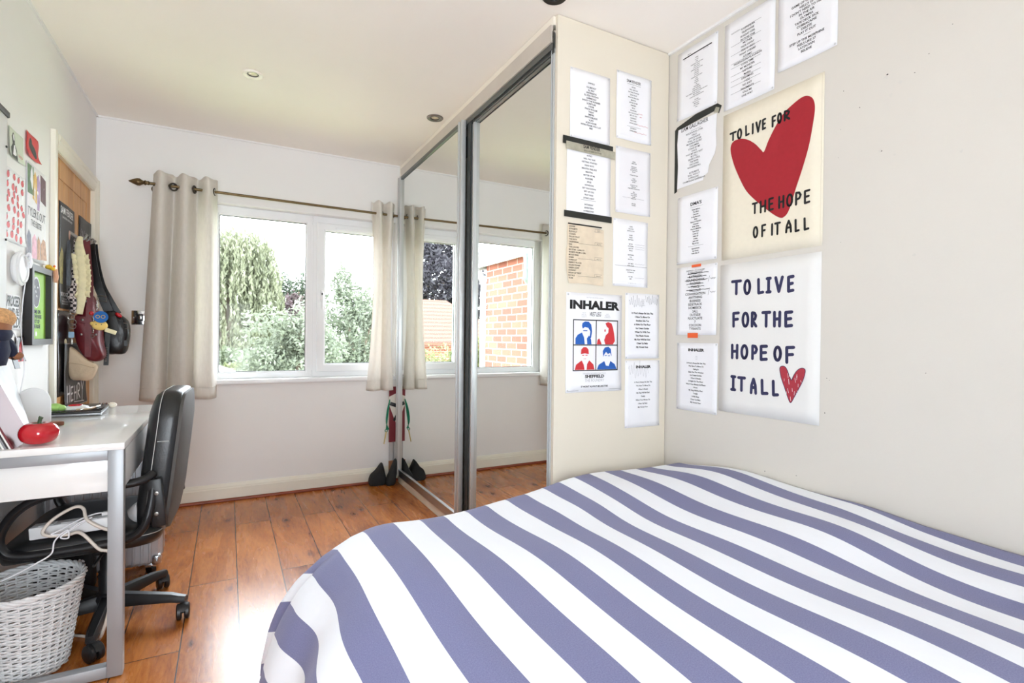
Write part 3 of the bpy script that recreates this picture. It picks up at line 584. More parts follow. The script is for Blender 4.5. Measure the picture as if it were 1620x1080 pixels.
def duvet_pt(x, y):
    yc = yc_of(max(x, XC)); ex = max(0.0, XC - x); ey = max(0.0, y - yc); e = math.hypot(ex, ey)
    bx, by = max(x, XC), min(y, yc); z = ztop(bx, by)
    if e < 1e-9: return (bx, by, z)
    dx, dy = ex / e, ey / e; r, dz_ = prof(e)
    rs = dx * dx * 1.0 + dy * dy * min(1.0, (1.766 - yc) / .31)
    fe = sstep(.10, .45, e); th = math.atan2(ey, ex)
    if ex > 0: 
        corner = math.sin(2 * th) ** 2
        r += fe * (.022 * math.sin(17 * (by + .35 * ey) + 1.2 + 1.5 * ex) * (.35 + .65 * sstep(.6, 1.4, by)) + corner * (.085 * (abs(math.sin(7.5 * th + .5 + .8 * e)) - .6) + .008 * math.sin(31 * th) + .030))
    else: r += fe * .010 * math.sin(14 * bx)
    r = r * rs
    py = by + dy * r
    return (bx - dx * r, min(py, 1.768 if bx - dx * r > 1.15 else 1.9), max(z + dz_, .03))
NX, NY = 190, 220
xs = [XR - .012 - (XR - .012 + .10) * i / NX for i in range(NX + 1)]; ys = [-.60 + (2.02 + .60) * j / NY for j in range(NY + 1)]
b = MB(); b.v = [duvet_pt(x, y) for y in ys for x in xs]; b.f = [(j * (NX + 1) + i, (j + 1) * (NX + 1) + i, (j + 1) * (NX + 1) + i + 1, j * (NX + 1) + i + 1) for j in range(NY) for i in range(NX)]
uvs = [((.33 + (x - .33) / (1 + .10 * (y - .6)) - .344) / .1495 + .018 * math.sin(4 * y + 2 * x), y) for y in ys for x in xs]
duv = b.build('duvet', mat_duvet(), smooth=180, fix=False)
uvl = duv.data.uv_layers.new(name='cloth')
for lp in duv.data.loops: uvl.data[lp.index].uv = uvs[lp.vertex_index]
md = duv.modifiers.new('thickness', 'SOLIDIFY'); md.thickness = .012; md.offset = -1.0
tag(duv, 'blue and white striped duvet draped over the bed', 'duvet')

# ------------------------------------------------------------------ sheets and posters on the wardrobe side panel
M_pap = mat('white_paper', (240, 240, 243), 0.75, var=0.015, scale=14, spec=0.2); M_pap2 = mat('pale_grey_paper', (234, 233, 236), 0.75, var=0.02, scale=9, spec=0.2)
M_beige = mat('aged_beige_paper', (222, 206, 182), 0.8, var=0.07, scale=22, spec=0.15); M_ink = mat('black_ink', (22, 22, 24), 0.6, var=0.05); M_grey = mat('grey_ink', (120, 120, 124), 0.6)
M_pale = mat('pale_grey_ink', (176, 176, 180), 0.6); M_red = mat('red_ink', (196, 60, 66), 0.6); M_blue = mat('blue_print', (32, 92, 178), 0.6, var=.08); M_redp = mat('red_print', (205, 48, 54), 0.6, var=.08)
M_tapeb = mat('black_gaffer_tape', (34, 36, 32), 0.55); M_tapeg = mat('worn_grey_tape', (168, 164, 146), 0.6, var=.15, scale=40); M_tape_o = mat('orange_tape', (240, 100, 48), 0.5); M_pin = mat('clear_pin', (206, 206, 208), 0.3)
G1 = 'setlists on the wardrobe side panel'; G2 = 'setlists on the right wall'
def pins(sh, which='abcd', m=None):
    fl_ = {'a': (.03, .98), 'b': (.97, .98), 'c': (.03, .02), 'd': (.97, .02)}
    for k in which:
        q = sh.at(fl_[k][0] * sh.w, fl_[k][1] * sh.h, .0008); n0 = Vector(sh.pl(0, 0, 1)) - Vector(sh.pl(0, 0, 0))
        mb = MB(); mb.lathe([(.0036, 0), (.0036, .0012), (.002, .002), (0, .0022)], q, n0, 10); mb.build('push_pin', m or M_pin, sh.root)
def setlist(label, plane, u0, v0, w_, h_, items, vt, vb, cap, uc=.5, head=None, bold=.004, maxw=.8, m=None, seed=0, group=None, align='c', wide=1.0, extra=None, pin='abcd', outline=None, wave=.0010):
    sh = Sheet('setlist_sheet', label, 'setlist', plane, u0, v0, w_, h_, m or M_pap, group or (G1 if plane == 'panel' else G2), seed, outline=outline, wave=wave)
    fl = Flat()
    if head: fl.text(head[0], w_ * uc, h_ * head[1], h_ * head[2], w_ * head[3], head[4], head[5])
    sh.lines(fl, items, vt, vb, cap, uc, bold, maxw, align, wide)
    if extra: extra(sh, fl)
    sh.put('printed_text', fl, M_ink)
    pins(sh, pin); return sh
def rule(fl, sh, v, a=.2, b_=.8, t=.0012): fl.rect(sh.w * a, sh.h * v, sh.w * b_, sh.h * v + t)

setlist('white setlist highest at the left on the cream wardrobe panel, headed SHEFFIELD', 'panel', 1.217, 1.917, .205, .286,
        ['CLUBFOOT', 'ILL RAY', 'UNDERDOG', 'ILL EZE / PSYCHO', 'CHEMICALS', 'SHOOT THE RUNNER', 'SCRIPTURE', 'STEVIE', 'PINCH ROLLER', 'TREAT', 'EMPIRE', 'SWITCHBLADE', 'VLAD', 'ACID HOUSE', 'INTRO PRAISE YOU L.S.F.', 'FIRE'],
        .765, .175, .0225, .52, ('SHEFFIELD', .83, .020, .3, .012, .9), .010, .74, seed=1)
def ex2(sh, fl):
    rule(fl, sh, .845, .3, .68, .0010); rule(fl, sh, .215, .3, .7, .0008)
    r2 = Flat()
    for (a, v, L) in ((.62, .435, .12), (.66, .392, .06), (.58, .262, .32), (.52, .145, .34)):
        r2.stroke([(sh.w * (a + L * k / 8), sh.h * (v + .006 * math.sin(k * 2.3))) for k in range(9)], .0012)
    sh.put('red_pen_mark', r2, M_red)
setlist('white setlist highest at the right on the cream wardrobe panel, red pen notes beside songs', 'panel', 1.457, 1.960, .198, .290,
        ['INTRO', 'WILL WE TALK', 'GETTING STARTED', 'DEAD BOYS', 'MANTRA PRELUDE', 'MANTRA', 'BETTER OF ME', 'BORDERS', 'SPICE', 'HOWDON', 'GET YOU DOWN', 'SPIT OF YOU', 'ALDRIGHT', 'PLAY GOD', 'DYING LIGHT', '', 'SATURDAY', 'HYPERSONIC'],
        .80, .145, .0165, .48, ('SAM FENDER', .87, .040, .42, .016, .8), .006, .5, seed=2, extra=ex2)
def ex3(sh, fl):
    rule(fl, sh, .235, .32, .66, .0010)
    mb = MB(); mb.obox(sh.at(.105, .300, .0035), (1, 0, -.008), (0, 1, 0), (.008, 0, 1), (.128, .0010, .016), .0004); o = mb.build('tape', M_tapeb, sh.root, smooth=0)
    mb = MB(); mb.obox(sh.at(.118, .279, .0048), (1, 0, -.008), (0, 1, 0), (.008, 0, 1), (.126, .0008, .016), .0004); o = mb.build('tape', M_tapeg, sh.root, smooth=0); o['label'] = 'worn grey tape with hand lettering'
    f2 = Flat(); f2.text('SAM FENDER', .120, .281, .0125, .095, .03, .8); f2.text('SOLD AS SEEN ON TOUR', .125, .269, .006, .12, .01, .9)
    sh.put('tape_lettering', f2, M_ink, .0064)
    mb = MB(); mb.obox(sh.at(.110, .003, .0030), (1, 0, -.006), (0, 1, 0), (.006, 0, 1), (.122, .0010, .013), .0004); mb.build('tape', M_tapeb, sh.root, smooth=0)
setlist('white setlist held by black tape strips above and below, grey lettered tape across its top', 'panel', 1.205, 1.600, .225, .298,
        ['INTRO', 'WILL WE TALK', 'GETTING STARTED', 'DEAD BOYS', 'MANTRA PRELUDE', 'MANTRA', 'BETTER OF ME', 'BORDERS', 'SPICE', 'HOWDON', 'GET YOU DOWN', 'SPIT OF YOU', 'PLAY GOD', 'DYING LIGHT', '', 'SATURDAY', 'SEVENTEEN', 'HYPERSONIC'],
        .845, .075, .0205, .50, None, .010, .62, seed=3, extra=ex3, pin='')
def ex4(sh, fl): rule(fl, sh, .245, .2, .82, .0007)
setlist('white setlist of short word groups at the right, second from the top of the panel', 'panel', 1.457, 1.642, .197, .284,
        ['INTRO', 'BEDROOM', '', 'PREGNANT', 'TOMORROW', 'IN YOUR HEAD', 'BLANK', '', 'WHEN YOU SLEEP', '', 'GOLD', 'LOVE SONG', 'SHIVER', '', 'DOWN AT THE', 'MEADOW', 'SOMETHING FORGOTTEN', '', 'FIN', 'LAST WALTZ', 'SOFT TOUCH', 'COMET', 'NIGHT SET', '', '', 'ENCORE', 'THE END'],
        .80, .13, .0135, .52, None, .012, .42, m=M_pap2, seed=4, extra=ex4)
def ex5(sh, fl):
    fl.rect(.004, sh.h * .965, sh.w * .93, sh.h * .988)
    for v, t_ in ((.90, 'ACT 1'), (.675, 'ACT 2'), (.425, 'ACT 3'), (.135, 'Encore')):
        rule(fl, sh, v - .012, .30 if v < .9 else .72, .95, .0007); rule(fl, sh, v + .035, .74, .95, .0007); fl.rect(sh.w * .74, sh.h * (v - .012), sh.w * .743, sh.h * (v + .035)); fl.text(t_, sh.w * .85, sh.h * v, sh.h * .021, sh.w * .16, .004)
setlist('aged beige setlist with act boxes, below the taped setlist', 'panel', 1.208, 1.322, .190, .248,
        ['LEADER', 'DYNAMITE', 'BLOODLIT', 'STONED', 'FALLEN FRUIT', 'THE PATH', 'CALIFORNIA', 'FAN', 'THE LOUVRE', 'BIG STAR - LIABILITY', 'SECRETS FROM A GIRL', 'MOOD RING', 'SOBER', 'SUPERCUT', 'PERFECT PLACES', 'SOLAR POWER', 'GREEN LIGHT', 'OCEANIC', 'HELEN OF TROY', 'ROYALS', 'TEAM'],
        .925, .075, .0235, .05, None, .002, .5, m=M_beige, seed=5, align='l', extra=ex5, pin='', wave=.003,
        outline=[(.012, 0), (.10, .002), (.188, -.004), (.190, .12), (.188, .232), (.10, .240), (.006, .248), (.002, .20), (.004, .15), (-.002, .14), (-.001, .06)])
def ex6(sh, fl):
    rule(fl, sh, .305, .05, .97, .0010)
    f2 = Flat()
    for v, a in ((.635, .62), (.60, .62), (.568, .62), (.34, .62), (.13, .62)):
        f2.stroke([(sh.w * (a + .04 * k), sh.h * (v + .006 + .004 * math.sin(k * 2.9))) for k in range(8)], .0008)
    f2.text('house lights up after last song', sh.w * .55, sh.h * .05, sh.h * .009, sh.w * .4, 0)
    sh.put('pencil_note', f2, M_grey)
setlist('bluish white setlist at the right, beside the beige setlist', 'panel', 1.448, 1.325, .196, .290,
        ['ALIEN', 'COLOURS', 'MOVING TOO', '', 'SWEET', 'PIECES', 'MATTRESS', '', 'BETTER', 'OUTSIDERS', 'LIGHT UP', 'RIVALS', '', 'GENTLEMEN', 'CIVIL', 'BEAUTIFUL', '', 'JUST MINE', 'VIDEO START', '', 'DANCE THE SAME', 'WATERFALLS', '', 'ALT MIX', 'AMP'],
        .895, .11, .0145, .50, None, .010, .36, seed=6, extra=ex6)
# gig poster with four portraits
sh = Sheet('gig_poster', 'white gig poster with four blue and red portraits, lower left on the panel', 'poster', 'panel', 1.210, .873, .291, .412, M_pap, None, 7, wave=.0004)
fl = Flat(); fl.text('INHALER', .148, .347, .032, .262, .055, 1.35); fl.text('WET LEG', .146, .317, .017, .06, .012, .8, slant=.2)
for a, b_ in ((.040, .252), ((.040), .046),): pass
gx0, gx1, gy0, gy1, gxm, gym = .037, .268, .090, .300, .153, .196
for a in (gx0, gxm, gx1): fl.rect(a - .0022, gy0, a + .0022, gy1)
for v in (gy0, gym, gy1): fl.rect(gx0 - .0022, v - .0022, gx1 + .0022, v + .0022)
fl.text('SHEFFIELD', .148, .059, .0115, .10, .04, 1.3); fl.text("IT WON'T ALWAYS BE LIKE THIS", .148, .019, .007, .14, .03, 1.2)
sh.put('black_print', fl, M_ink)
fl = Flat(); fl.text('THE IRISH INDEPENDENT PLUS', .146, .073, .007, .12, .0, 1.1); fl.text('THE FOUNDRY', .148, .042, .0115, .10, .0, 1.25); fl.text('DIRTY HIT AND FRIENDS PRESENT', .146, .392, .004, .12, .0)
for i in range(3): fl.text(('WITH', 'SPECIAL', 'GUESTS')[i], .090, .327 - .008 * i, .005, .03, 0); fl.text(('AND', 'FRIENDS', 'TONIGHT')[i], .212, .325 - .007 * i, .005, .035, 0)
fl.rect(.006, .006, .065, .0078); fl.rect(.222, .008, .284, .0098)
sh.put('grey_print', fl, M_pale)
def portrait(fx, fy, kind, body, hair):
    f = Flat(); g = Flat(); x = lambda a: fx + .108 * a; y = lambda b_: fy + .098 * b_
    P = lambda pts: [(x(a), y(b_)) for a, b_ in pts]
    if kind == 0:
        f.poly(P([(.06, .0), (.06, .25), (.16, .40), (.36, .50), (.46, .30), (.50, 0)])); f.poly(P([(.62, 0), (.60, .25), (.70, .38), (.80, .20), (.82, 0)])); f.poly(P([(.36, .78), (.38, .90), (.50, .97), (.68, .96), (.80, .84), (.84, .55), (.80, .28), (.72, .24), (.76, .55), (.66, .70), (.50, .74), (.40, .66)])); f.rect(x(.42), y(.56), x(.62), y(.60))
    elif kind == 1:
        f.poly(P([(.42, .92), (.55, .97), (.72, .92), (.80, .72), (.86, .45), (.90, .15), (.80, 0), (.42, 0), (.36, .18), (.44, .40), (.56, .50), (.58, .70), (.48, .78)])); f.poly(P([(.0, 0), (.04, .20), (.12, .26), (.20, .10), (.24, 0)])); f.ellipse(x(.40), y(.60), .0035, .006)
    elif kind == 2:
        f.poly(P([(.04, 0), (.10, .22), (.36, .40), (.46, .22), (.50, 0)])); f.poly(P([(.60, 0), (.62, .24), (.72, .40), (.92, .22), (.98, 0)])); f.poly(P([(.32, .66), (.34, .86), (.44, .96), (.58, .96), (.68, .86), (.70, .66), (.51, .70)])); f.rect(x(.38), y(.60), x(.48), y(.635)); f.rect(x(.54), y(.60), x(.64), y(.635)); f.rect(x(.45), y(.46), x(.57), y(.475))
    else:
        f.poly(P([(.02, 0), (.10, .20), (.38, .36), (.46, .16), (.60, .14), (.68, .36), (.90, .22), (1, 0)])); f.poly(P([(.32, .54), (.30, .80), (.40, .95), (.58, .98), (.70, .88), (.74, .56), (.66, .72), (.56, .66), (.46, .76), (.38, .66)])); f.rect(x(.40), y(.58), x(.50), y(.61)); f.rect(x(.56), y(.57), x(.66), y(.60))
    return f
for kind, (fx, fy) in enumerate(((.041, .199), (.157, .199), (.041, .093), (.157, .093))):
    sh.put('portrait', portrait(fx, fy, kind, 0, 0), (M_blue, M_redp, M_redp, M_blue)[kind], label=('blue portrait with swept hair', 'red portrait in profile with long hair', 'red portrait with cap and jacket', 'blue portrait with fringe and shirt')[kind])
pins(sh, 'abc')
def sign(sh, u, v, s_, seed):
    rn = random.Random(seed); f = Flat(); p = []
    for k in range(26): p.append((u + s_ * (k / 26 * 1.6), v + s_ * (.30 * math.sin(k * 1.9 + rn.random()) * (1 if k % 7 else 1.9) + .1 * math.sin(k * .5))))
    f.stroke([(q.x, q.y) for q in spline([(a, b_, 0) for a, b_ in p], 3)], .0009); return f
def ex8(sh, fl):
    f = sign(sh, .020, .248, .055, 1); f.v += (g_ := sign(sh, .115, .258, .048, 2)).v; off = len(f.v) - len(g_.v); f.f += [tuple(i + off for i in q) for q in g_.f]
    sh.put('signature', f, M_grey)
    f = Flat(); [f.text(t_, sh.w * .52, sh.h * (.90 - .03 * i), sh.h * .013, sh.w * .2, .0) for i, t_ in enumerate(('SET TIME', 'DOORS', '19:00', 'CURFEW'))]; sh.put('small_print', f, M_pale)
LI = ["It Won't Always Be Like This", 'I Have To Move On', 'Another Like You', 'A Night On The Floor', 'Ice Cream Sundae', "When I'm With You", 'This Plastic House', 'My King Will Be Kind', 'Cheer Up Baby', 'My Honest Face']
setlist('signed white setlist of bold lower-case song lines, right of the four-portrait poster', 'panel', 1.520, 1.010, .197, .288, LI, .685, .165, .0250, .50, None, .022, .86, seed=8, extra=ex8)
def ex9(sh, fl):
    sh.put('signature', sign(sh, .018, .248, .075, 4), M_pale)
setlist('signed white setlist lowest on the cream panel under a wide bold heading', 'panel', 1.523, .706, .200, .296, ["It Won't Always Be Like This", 'We Have To Move On', 'When It Breaks', 'My King Will Be Kind', 'Totally', "Who's Your Money On", 'Cheer Up Baby', 'My Honest Face'],
        .665, .29, .0200, .52, ('INHALER', .885, .036, .52, .05, 1.35), .010, .66, seed=9, extra=ex9)

# ------------------------------------------------------------------ sheets and posters on the right wall (u = -y)
def exA(sh, fl):
    fl.rect(sh.w * .14, sh.h * .875, sh.w * .86, sh.h * .892)
    fl.text('CARDIFF', sh.w * .30, sh.h * .905, sh.h * .012, sh.w * .12, .02); fl.text('RUNNING ORDER', sh.w * .72, sh.h * .858, sh.h * .008, sh.w * .22, .0); fl.text('SET', sh.w * .18, sh.h * .853, sh.h * .010, sh.w * .1, .01)
setlist('white setlist with a thick black bar, first in the top row of the right wall', 'right', -1.721, 2.070, .219, .299,
        ['INTRO', 'GLOW', 'RUN', 'TOMORROW NEVER CAME', 'OVER AGAIN', 'LITTLE TOWN', 'SOMETHING ABOUT THIS', 'NO RAIN', 'FORGIVEN', 'LOW SUN', 'CARRY ME ALONG NOW', 'PALE', 'ORCHID', 'SEASONS', 'ICE', 'WILD BIRDS', 'HEAVY WEATHER', 'GOODNIGHT LINE', 'THE LONGEST ROAD OUT OF HERE AND BACK', 'NEON CHURCH', 'A SONG FOR THE DRIVE HOME', '', 'ENCORE', 'TEN OUT OF TEN', 'MARIGOLD', 'LAST TRAIN', 'END'],
        .80, .09, .0125, .50, None, .008, .62, seed=11, extra=exA, pin='bcd')
def exB(sh, fl):
    for v in (.825, .68, .575, .475, .425, .335, .275, .215, .13): rule(fl, sh, v + .028, .14, .74, .0009)
    rule(fl, sh, .862, .13, .32, .0009)
setlist('white setlist with ruled lines between songs, middle of the top row on the right wall', 'right', -1.468, 2.022, .224, .345,
        ['X OFFENDER', 'TELEPHONE', 'SUNDAY GIRL', 'PICTURE THIS', 'MOTHER', 'FADE AWAY', 'TIDE IS HIGH', 'WHAT I HEARD', 'ATOMIC', 'PRESENCE/SHAYLA/UNION', 'LONG TIME', 'MY MONSTER', 'RAPTURE', 'MARIA', 'DREAMING', 'HOG', 'NO EXIT', 'FRAGMENTS', 'CALL ME', 'ONE WAY'],
        .835, .075, .0205, .48, None, .006, .60, seed=12, extra=exB, pin='d')
def exC(sh, fl): rule(fl, sh, .285, .45, .57, .001)
setlist('white setlist cut by the top edge of the photo, right of the ruled setlist', 'right', -1.232, 2.074, .214, .318,
        ['FEEL', 'LOST', 'IN BETWEEN', 'OUTSIDE', 'DAWN', 'THURSDAY', 'SILVER', 'GAME OF CHANGING', 'HELLO GF', "I DON'T NEED TO HIDE", 'IN THE AIR', 'OLYMPIA', 'TAPE DECK SICK', 'COBRACAINE', 'DELETE', 'PLAY IT OUT', '', 'STEP UP THE MORPHINE', 'FEELS LIKE 37', 'LAYDOWN', 'BELIEVE'],
        .93, .105, .0245, .50, None, .010, .62, seed=13, extra=exC, pin='d')
def exD(sh, fl):
    mb = MB(); mb.poly([sh.pl(sh.u0 + a, sh.v0 + b_, .0008) for a, b_ in ((-.018, -.016), (-.002, -.010), (.004, .10), (-.002, .19), (.008, .262), (.20, .276), (.222, .258), (.236, .285), (.215, .302), (.10, .300), (-.004, .278), (-.018, .268))])
    mb.build('backing_tape', M_tapeb, sh.root, smooth=0, fix=False, solid=.0006)
    mb = MB(); mb.poly([sh.pl(sh.u0 + a, sh.v0 + b_, .0022) for a, b_ in ((.196, .270), (.220, .262), (.226, .280), (.208, .290))]); o = mb.build('tape_end', M_tapeg, sh.root, smooth=0, fix=False, solid=.0006)
    rule(fl, sh, .845, .36, .62, .0008)
setlist('torn white setlist on black tape, hand-lettered heading, top-left of the red heart poster', 'right', -1.716, 1.768, .213, .278,
        ["ROCK'N'ROLL STAR", 'HALO', 'SHOCKWAVE', 'WALL OF GLASS', 'MORNING GLORY', 'COLUMBIA', 'STAND BY ME', 'ONCE', 'WHY ME WHY NOT', 'BE STILL', 'GREEDY SOUL', 'THE RIVER', 'SAD SONG', 'WONDERWALL', '', 'ACQUIESCE', 'ROLL WITH IT', 'SUPERSONIC', 'CHAMPAGNE SUPERNOVA'],
        .80, .055, .0250, .45, ('LIAM GALLAGHER', .885, .060, .84, .008, .75), -.004, .58, seed=14, extra=exD, pin='', wave=.0012,
        outline=[(0, 0), (.145, .004), (.150, .02), (.170, .03), (.176, .06), (.205, .10), (.213, .13), (.210, .19), (.213, .262), (.10, .264), (.004, .262), (-.002, .20), (.004, .10)])
def exE(sh, fl): rule(fl, sh, .235, .3, .68, .0008); rule(fl, sh, .80, .33, .66, .0006)
setlist("white setlist headed in heavy black capitals, left of the red heart poster's lower half", 'right', -1.711, 1.430, .218, .297,
        ['Never Before', 'The Glow', 'Dawning', 'In the Moment', 'Silver', 'Game of Changing', 'Criminals', 'Emily Whip', 'We Are Midnight', 'Tape Deck', 'In the Air', 'Hello GF', 'Delete', 'Junk Talk', 'Play It Out', '', 'Appointment', 'Lay Down', 'Feels Like 37'],
        .755, .12, .0185, .48, ("DMA'S", .83, .044, .40, .030, 1.15), .020, .42, seed=15, extra=exE)
def exF(sh, fl):
    f2 = Flat()
    for v, a, c in ((.880, .28, .80), (.832, .28, .75), (.782, .22, .78), (.732, .26, .68), (.690, .30, .70), (.640, .26, .84)):
        f2.stroke([(sh.w * (a + (c - a) * k / 10), sh.h * (v + .010 + .003 * math.sin(k * 2 + v * 40))) for k in range(11)], .0022)
    for v in (.78, .59):
        f2.stroke([(sh.w * .80, sh.h * (v - .025)), (sh.w * .83, sh.h * (v + .05))], .0011); f2.stroke([(sh.w * (.85 + .012 * k), sh.h * (v + .012 + .012 * math.sin(k * 2.1))) for k in range(11)], .0011)
    sh.put('pen_strike', f2, M_ink, .0016)
    for (u, v, w2_, h2_) in ((.085, .292, .050, .011), (.066, -.012, .056, .021)):
        mb = MB(); mb.obox(sh.at(u + w2_ / 2, v + h2_ / 2, .0022), (0, 1, 0), (1, 0, 0), (0, 0, 1), (w2_ / 2, .0006, h2_ / 2)); o = mb.build('tape', M_tape_o, sh.root, smooth=0); o['label'] = 'orange tape'
setlist('white setlist with struck-out titles and orange tape above and below', 'right', -1.709, 1.116, .218, .298,
        ['LONGSHOT', 'KATHLEEN', 'SOUNDCHECK', 'PACIFIER', 'TWICE', 'FALLOUT', 'CONVERSATION', 'ANYTHING', 'BUSINESS', 'SIDETRACK', 'HOMESICK', '2ALL', 'OUTSIDE', 'FLUCTUATE', '7', 'COCOON', 'TYRANTS'],
        .880, .075, .0335, .48, ('SHEFFIELD - O2 ACADEMY', .925, .020, .72, .004, 1.0), .004, .60, seed=16, extra=exF, pin='b')
def exG(sh, fl):
    f = Flat(); [f.text(t_, sh.w * .5, sh.h * (.80 - .02 * i), sh.h * .010, sh.w * .12, .0) for i, t_ in enumerate(('LEEDS', 'STAGE', 'MAIN'))]; sh.put('small_print', f, M_pale)
setlist('white setlist lowest on the right wall, left of the small red heart poster', 'right', -1.704, .788, .221, .294,
        ["It Won't Always Be Like This", 'We Have To Move On', 'Falling In', 'Slide Out The Window', 'Ice Cream Sundae', 'When It Breaks', 'A Night On The Floor', "Who's Your Money On/Plastic", 'House', 'My King Will Be Kind', 'Totally', 'In My Sleep', 'Cheer Up Baby', 'My Honest Face'],
        .695, .12, .0200, .49, ('INHALER', .88, .036, .55, .05, 1.35), .012, .68, seed=17, extra=exG)
# fabric poster with the big red heart
HP = [('T', .031, .065, .469, .506), ('O', .066, .09, .466, .51), ('L', .103, .124, .468, .512), ('I', .128, .146, .466, .51), ('V', .148, .173, .464, .51), ('E', .176, .194, .467, .51), ('F', .216, .235, .463, .507), ('O', .238, .258, .467, .509), ('R', .264, .29, .468, .508), ('T', .138, .164, .158, .203), ('H', .172, .199, .155, .204), ('E', .207, .23, .156, .206), ('H', .247, .272, .156, .204), ('O', .278, .305, .155, .203), ('P', .312, .337, .154, .203), ('E', .344, .368, .152, .202), ('O', .143, .167, .065, .112), ('F', .179, .2, .064, .113), ('I', .219, .229, .063, .11), ('T', .232, .259, .062, .11), ('A', .276, .302, .062, .11), ('L', .311, .331, .06, .108), ('L', .344, .366, .06, .107)]
HH = [(.036, .4406), (.0468, .4656), (.0761, .4685), (.112, .4549), (.147, .4271), (.1745, .3945), (.1859, .385), (.2037, .4207), (.2318, .4637), (.2625, .4987), (.2984, .5191), (.3333, .5305), (.3561, .5252), (.3731, .5065), (.3791, .4717), (.3716, .4148), (.3586, .3483), (.3369, .2778), (.3146, .2169), (.2976, .1648), (.283, .134), (.268, .1227), (.2556, .1235), (.2367, .1347), (.2043, .1618), (.1503, .2123), (.1079, .2618), (.0709, .3332), (.0479, .3897)]
LP = [('T', .052, .103, .465, .526), ('O', .109, .144, .462, .525), ('L', .169, .2, .461, .524), ('I', .204, .231, .462, .524), ('V', .24, .278, .461, .524), ('E', .29, .319, .459, .522), ('F', .06, .095, .337, .401), ('O', .103, .138, .336, .399), ('R', .144, .173, .336, .399), ('T', .189, .23, .335, .398), ('H', .237, .27, .335, .397), ('E', .281, .316, .334, .396), ('H', .056, .091, .212, .274), ('O', .1, .136, .212, .273), ('P', .148, .178, .212, .272), ('E', .184, .219, .21, .272), ('O', .24, .275, .21, .27), ('F', .287, .325, .204, .27), ('I', .054, .084, .086, .149), ('T', .087, .127, .086, .147), ('A', .144, .176, .081, .146), ('L', .19, .224, .083, .144), ('L', .236, .266, .082, .144)]
LH = [(.2673, .1877), (.2788, .1959), (.2924, .189), (.3063, .1584), (.313, .1476), (.3194, .1624), (.3322, .1819), (.3481, .1921), (.3608, .1897), (.3629, .1776), (.3551, .1495), (.3396, .1175), (.3238, .0881), (.3109, .0667), (.3007, .0825), (.2867, .1191), (.2725, .1561)]
M_canvas = mat('cream_canvas', (236, 228, 208), 0.9, var=0.015, scale=60, bump=.1, bscale=900, spec=.1); M_heart = mat('heart_red', (164, 28, 40), 0.75, var=.04, scale=60); M_navy = mat('navy_ink', (50, 50, 88), 0.7, var=.05); M_heart2 = mat('crayon_red', (176, 52, 66), 0.75, var=.06, scale=50)
def smooth_loop(pts, n=5):
    out = []; m = len(pts)
    for i in range(m):
        p0, p1, p2, p3 = [Vector((*pts[(i + k) % m], 0)) for k in (-1, 0, 1, 2)]
        for k in range(n):
            t = k / n; q = 0.5 * ((2 * p1) + (p2 - p0) * t + (2 * p0 - 5 * p1 + 4 * p2 - p3) * t * t + (3 * p1 - p0 - 3 * p2 + p3) * t ** 3); out.append((q.x, q.y))
    return out
sh = Sheet('heart_poster', 'cream cloth poster with a big lopsided red heart and black hand lettering', 'poster', 'right', -1.470, 1.419, .411, .586, M_canvas, 'hand-lettered posters on the right wall', 21, wave=.0004, curl=.001)
fl = Flat(); fl.poly(smooth_loop(HH)); sh.put('red_heart', fl, M_heart, .0010)
fl = Flat(); hand_letters(fl, HP, .0080); sh.put('hand_lettering', fl, M_ink, .0017)
mb = MB()
for a in (.006, .403): mb.grid(1, 10, lambda p, q, a=a: sh.at(a + p * .0012, .004 + q * .578, .0009))
mb.build('hem_stitching', mat('cream_thread', (214, 204, 182), .9), sh.root, smooth=0, fix=False)['kind'] = 'stuff'
sh = Sheet('lettered_poster', 'white poster with navy hand lettering and a small scribbled red heart', 'poster', 'right', -1.475, .808, .414, .591, mat('off_white_card', (234, 233, 230), .75, var=.01, spec=.2), 'hand-lettered posters on the right wall', 22, wave=.0005, curl=.002)
fl = Flat(); hand_letters(fl, LP, .0118); sh.put('hand_lettering', fl, M_navy, .0010)
fl = Flat(); fl.poly(smooth_loop(LH)); sh.put('red_heart', fl, M_heart2, .0010)
fl = Flat(); LHs = smooth_loop(LH, 3); fl.stroke(LHs + LHs[:1], .0022); sh.put('heart_outline', fl, M_navy, .0013)
fl = Flat(); rn = random.Random(5)
for k in range(16):
    u = rn.uniform(.285, .35); v = rn.uniform(.10, .175); 
    if abs(u - .314) * 1.5 > (v - .06): continue
    fl.stroke([(u, v), (u + rn.uniform(-.002, .004), v - rn.uniform(.006, .016))], .0012)
fl.stroke([(.302, .150), (.304, .132)], .0016); fl.stroke([(.309, .088), (.311, .074)], .0014)
sh.put('white_scratch', fl, M_pap, .0014)

# ------------------------------------------------------------------ desk
M_desk = mat('white_lacquer', (236, 236, 234), 0.12, var=0.01, scale=4, spec=0.6, coat=.3); M_dgrey = mat('grey_steel_frame', (158, 160, 163), 0.38, 0.25, var=.03); M_dside = mat('light_grey_drawer_front', (205, 206, 206), 0.35, var=.02)
dk = thing('writing_desk', 'white topped desk with a grey metal frame along the left wall', 'desk', (-.49, 2.56, 0))
b = MB(); b.box(-.692, -.286, 2.042, 3.095, .728, .750, .0025); b.build('tabletop', M_desk, dk, smooth=30)
for y in (2.056, 3.040):
    for x in (-.331, -.69):
        b = MB(); b.box(x, x + .041, y, y + .038, .004, .727, .002); lg = b.build('leg', M_dgrey, dk, smooth=30)
    b = MB(); b.box(-.649, -.331, y + .002, y + .036, .694, .727, .002); b.build('top_rail', M_dgrey, dk, smooth=30)
    b = MB(); b.box(-.649, -.331, y + .002, y + .036, .004, .040, .002); b.build('floor_rail', M_dgrey, dk, smooth=30)
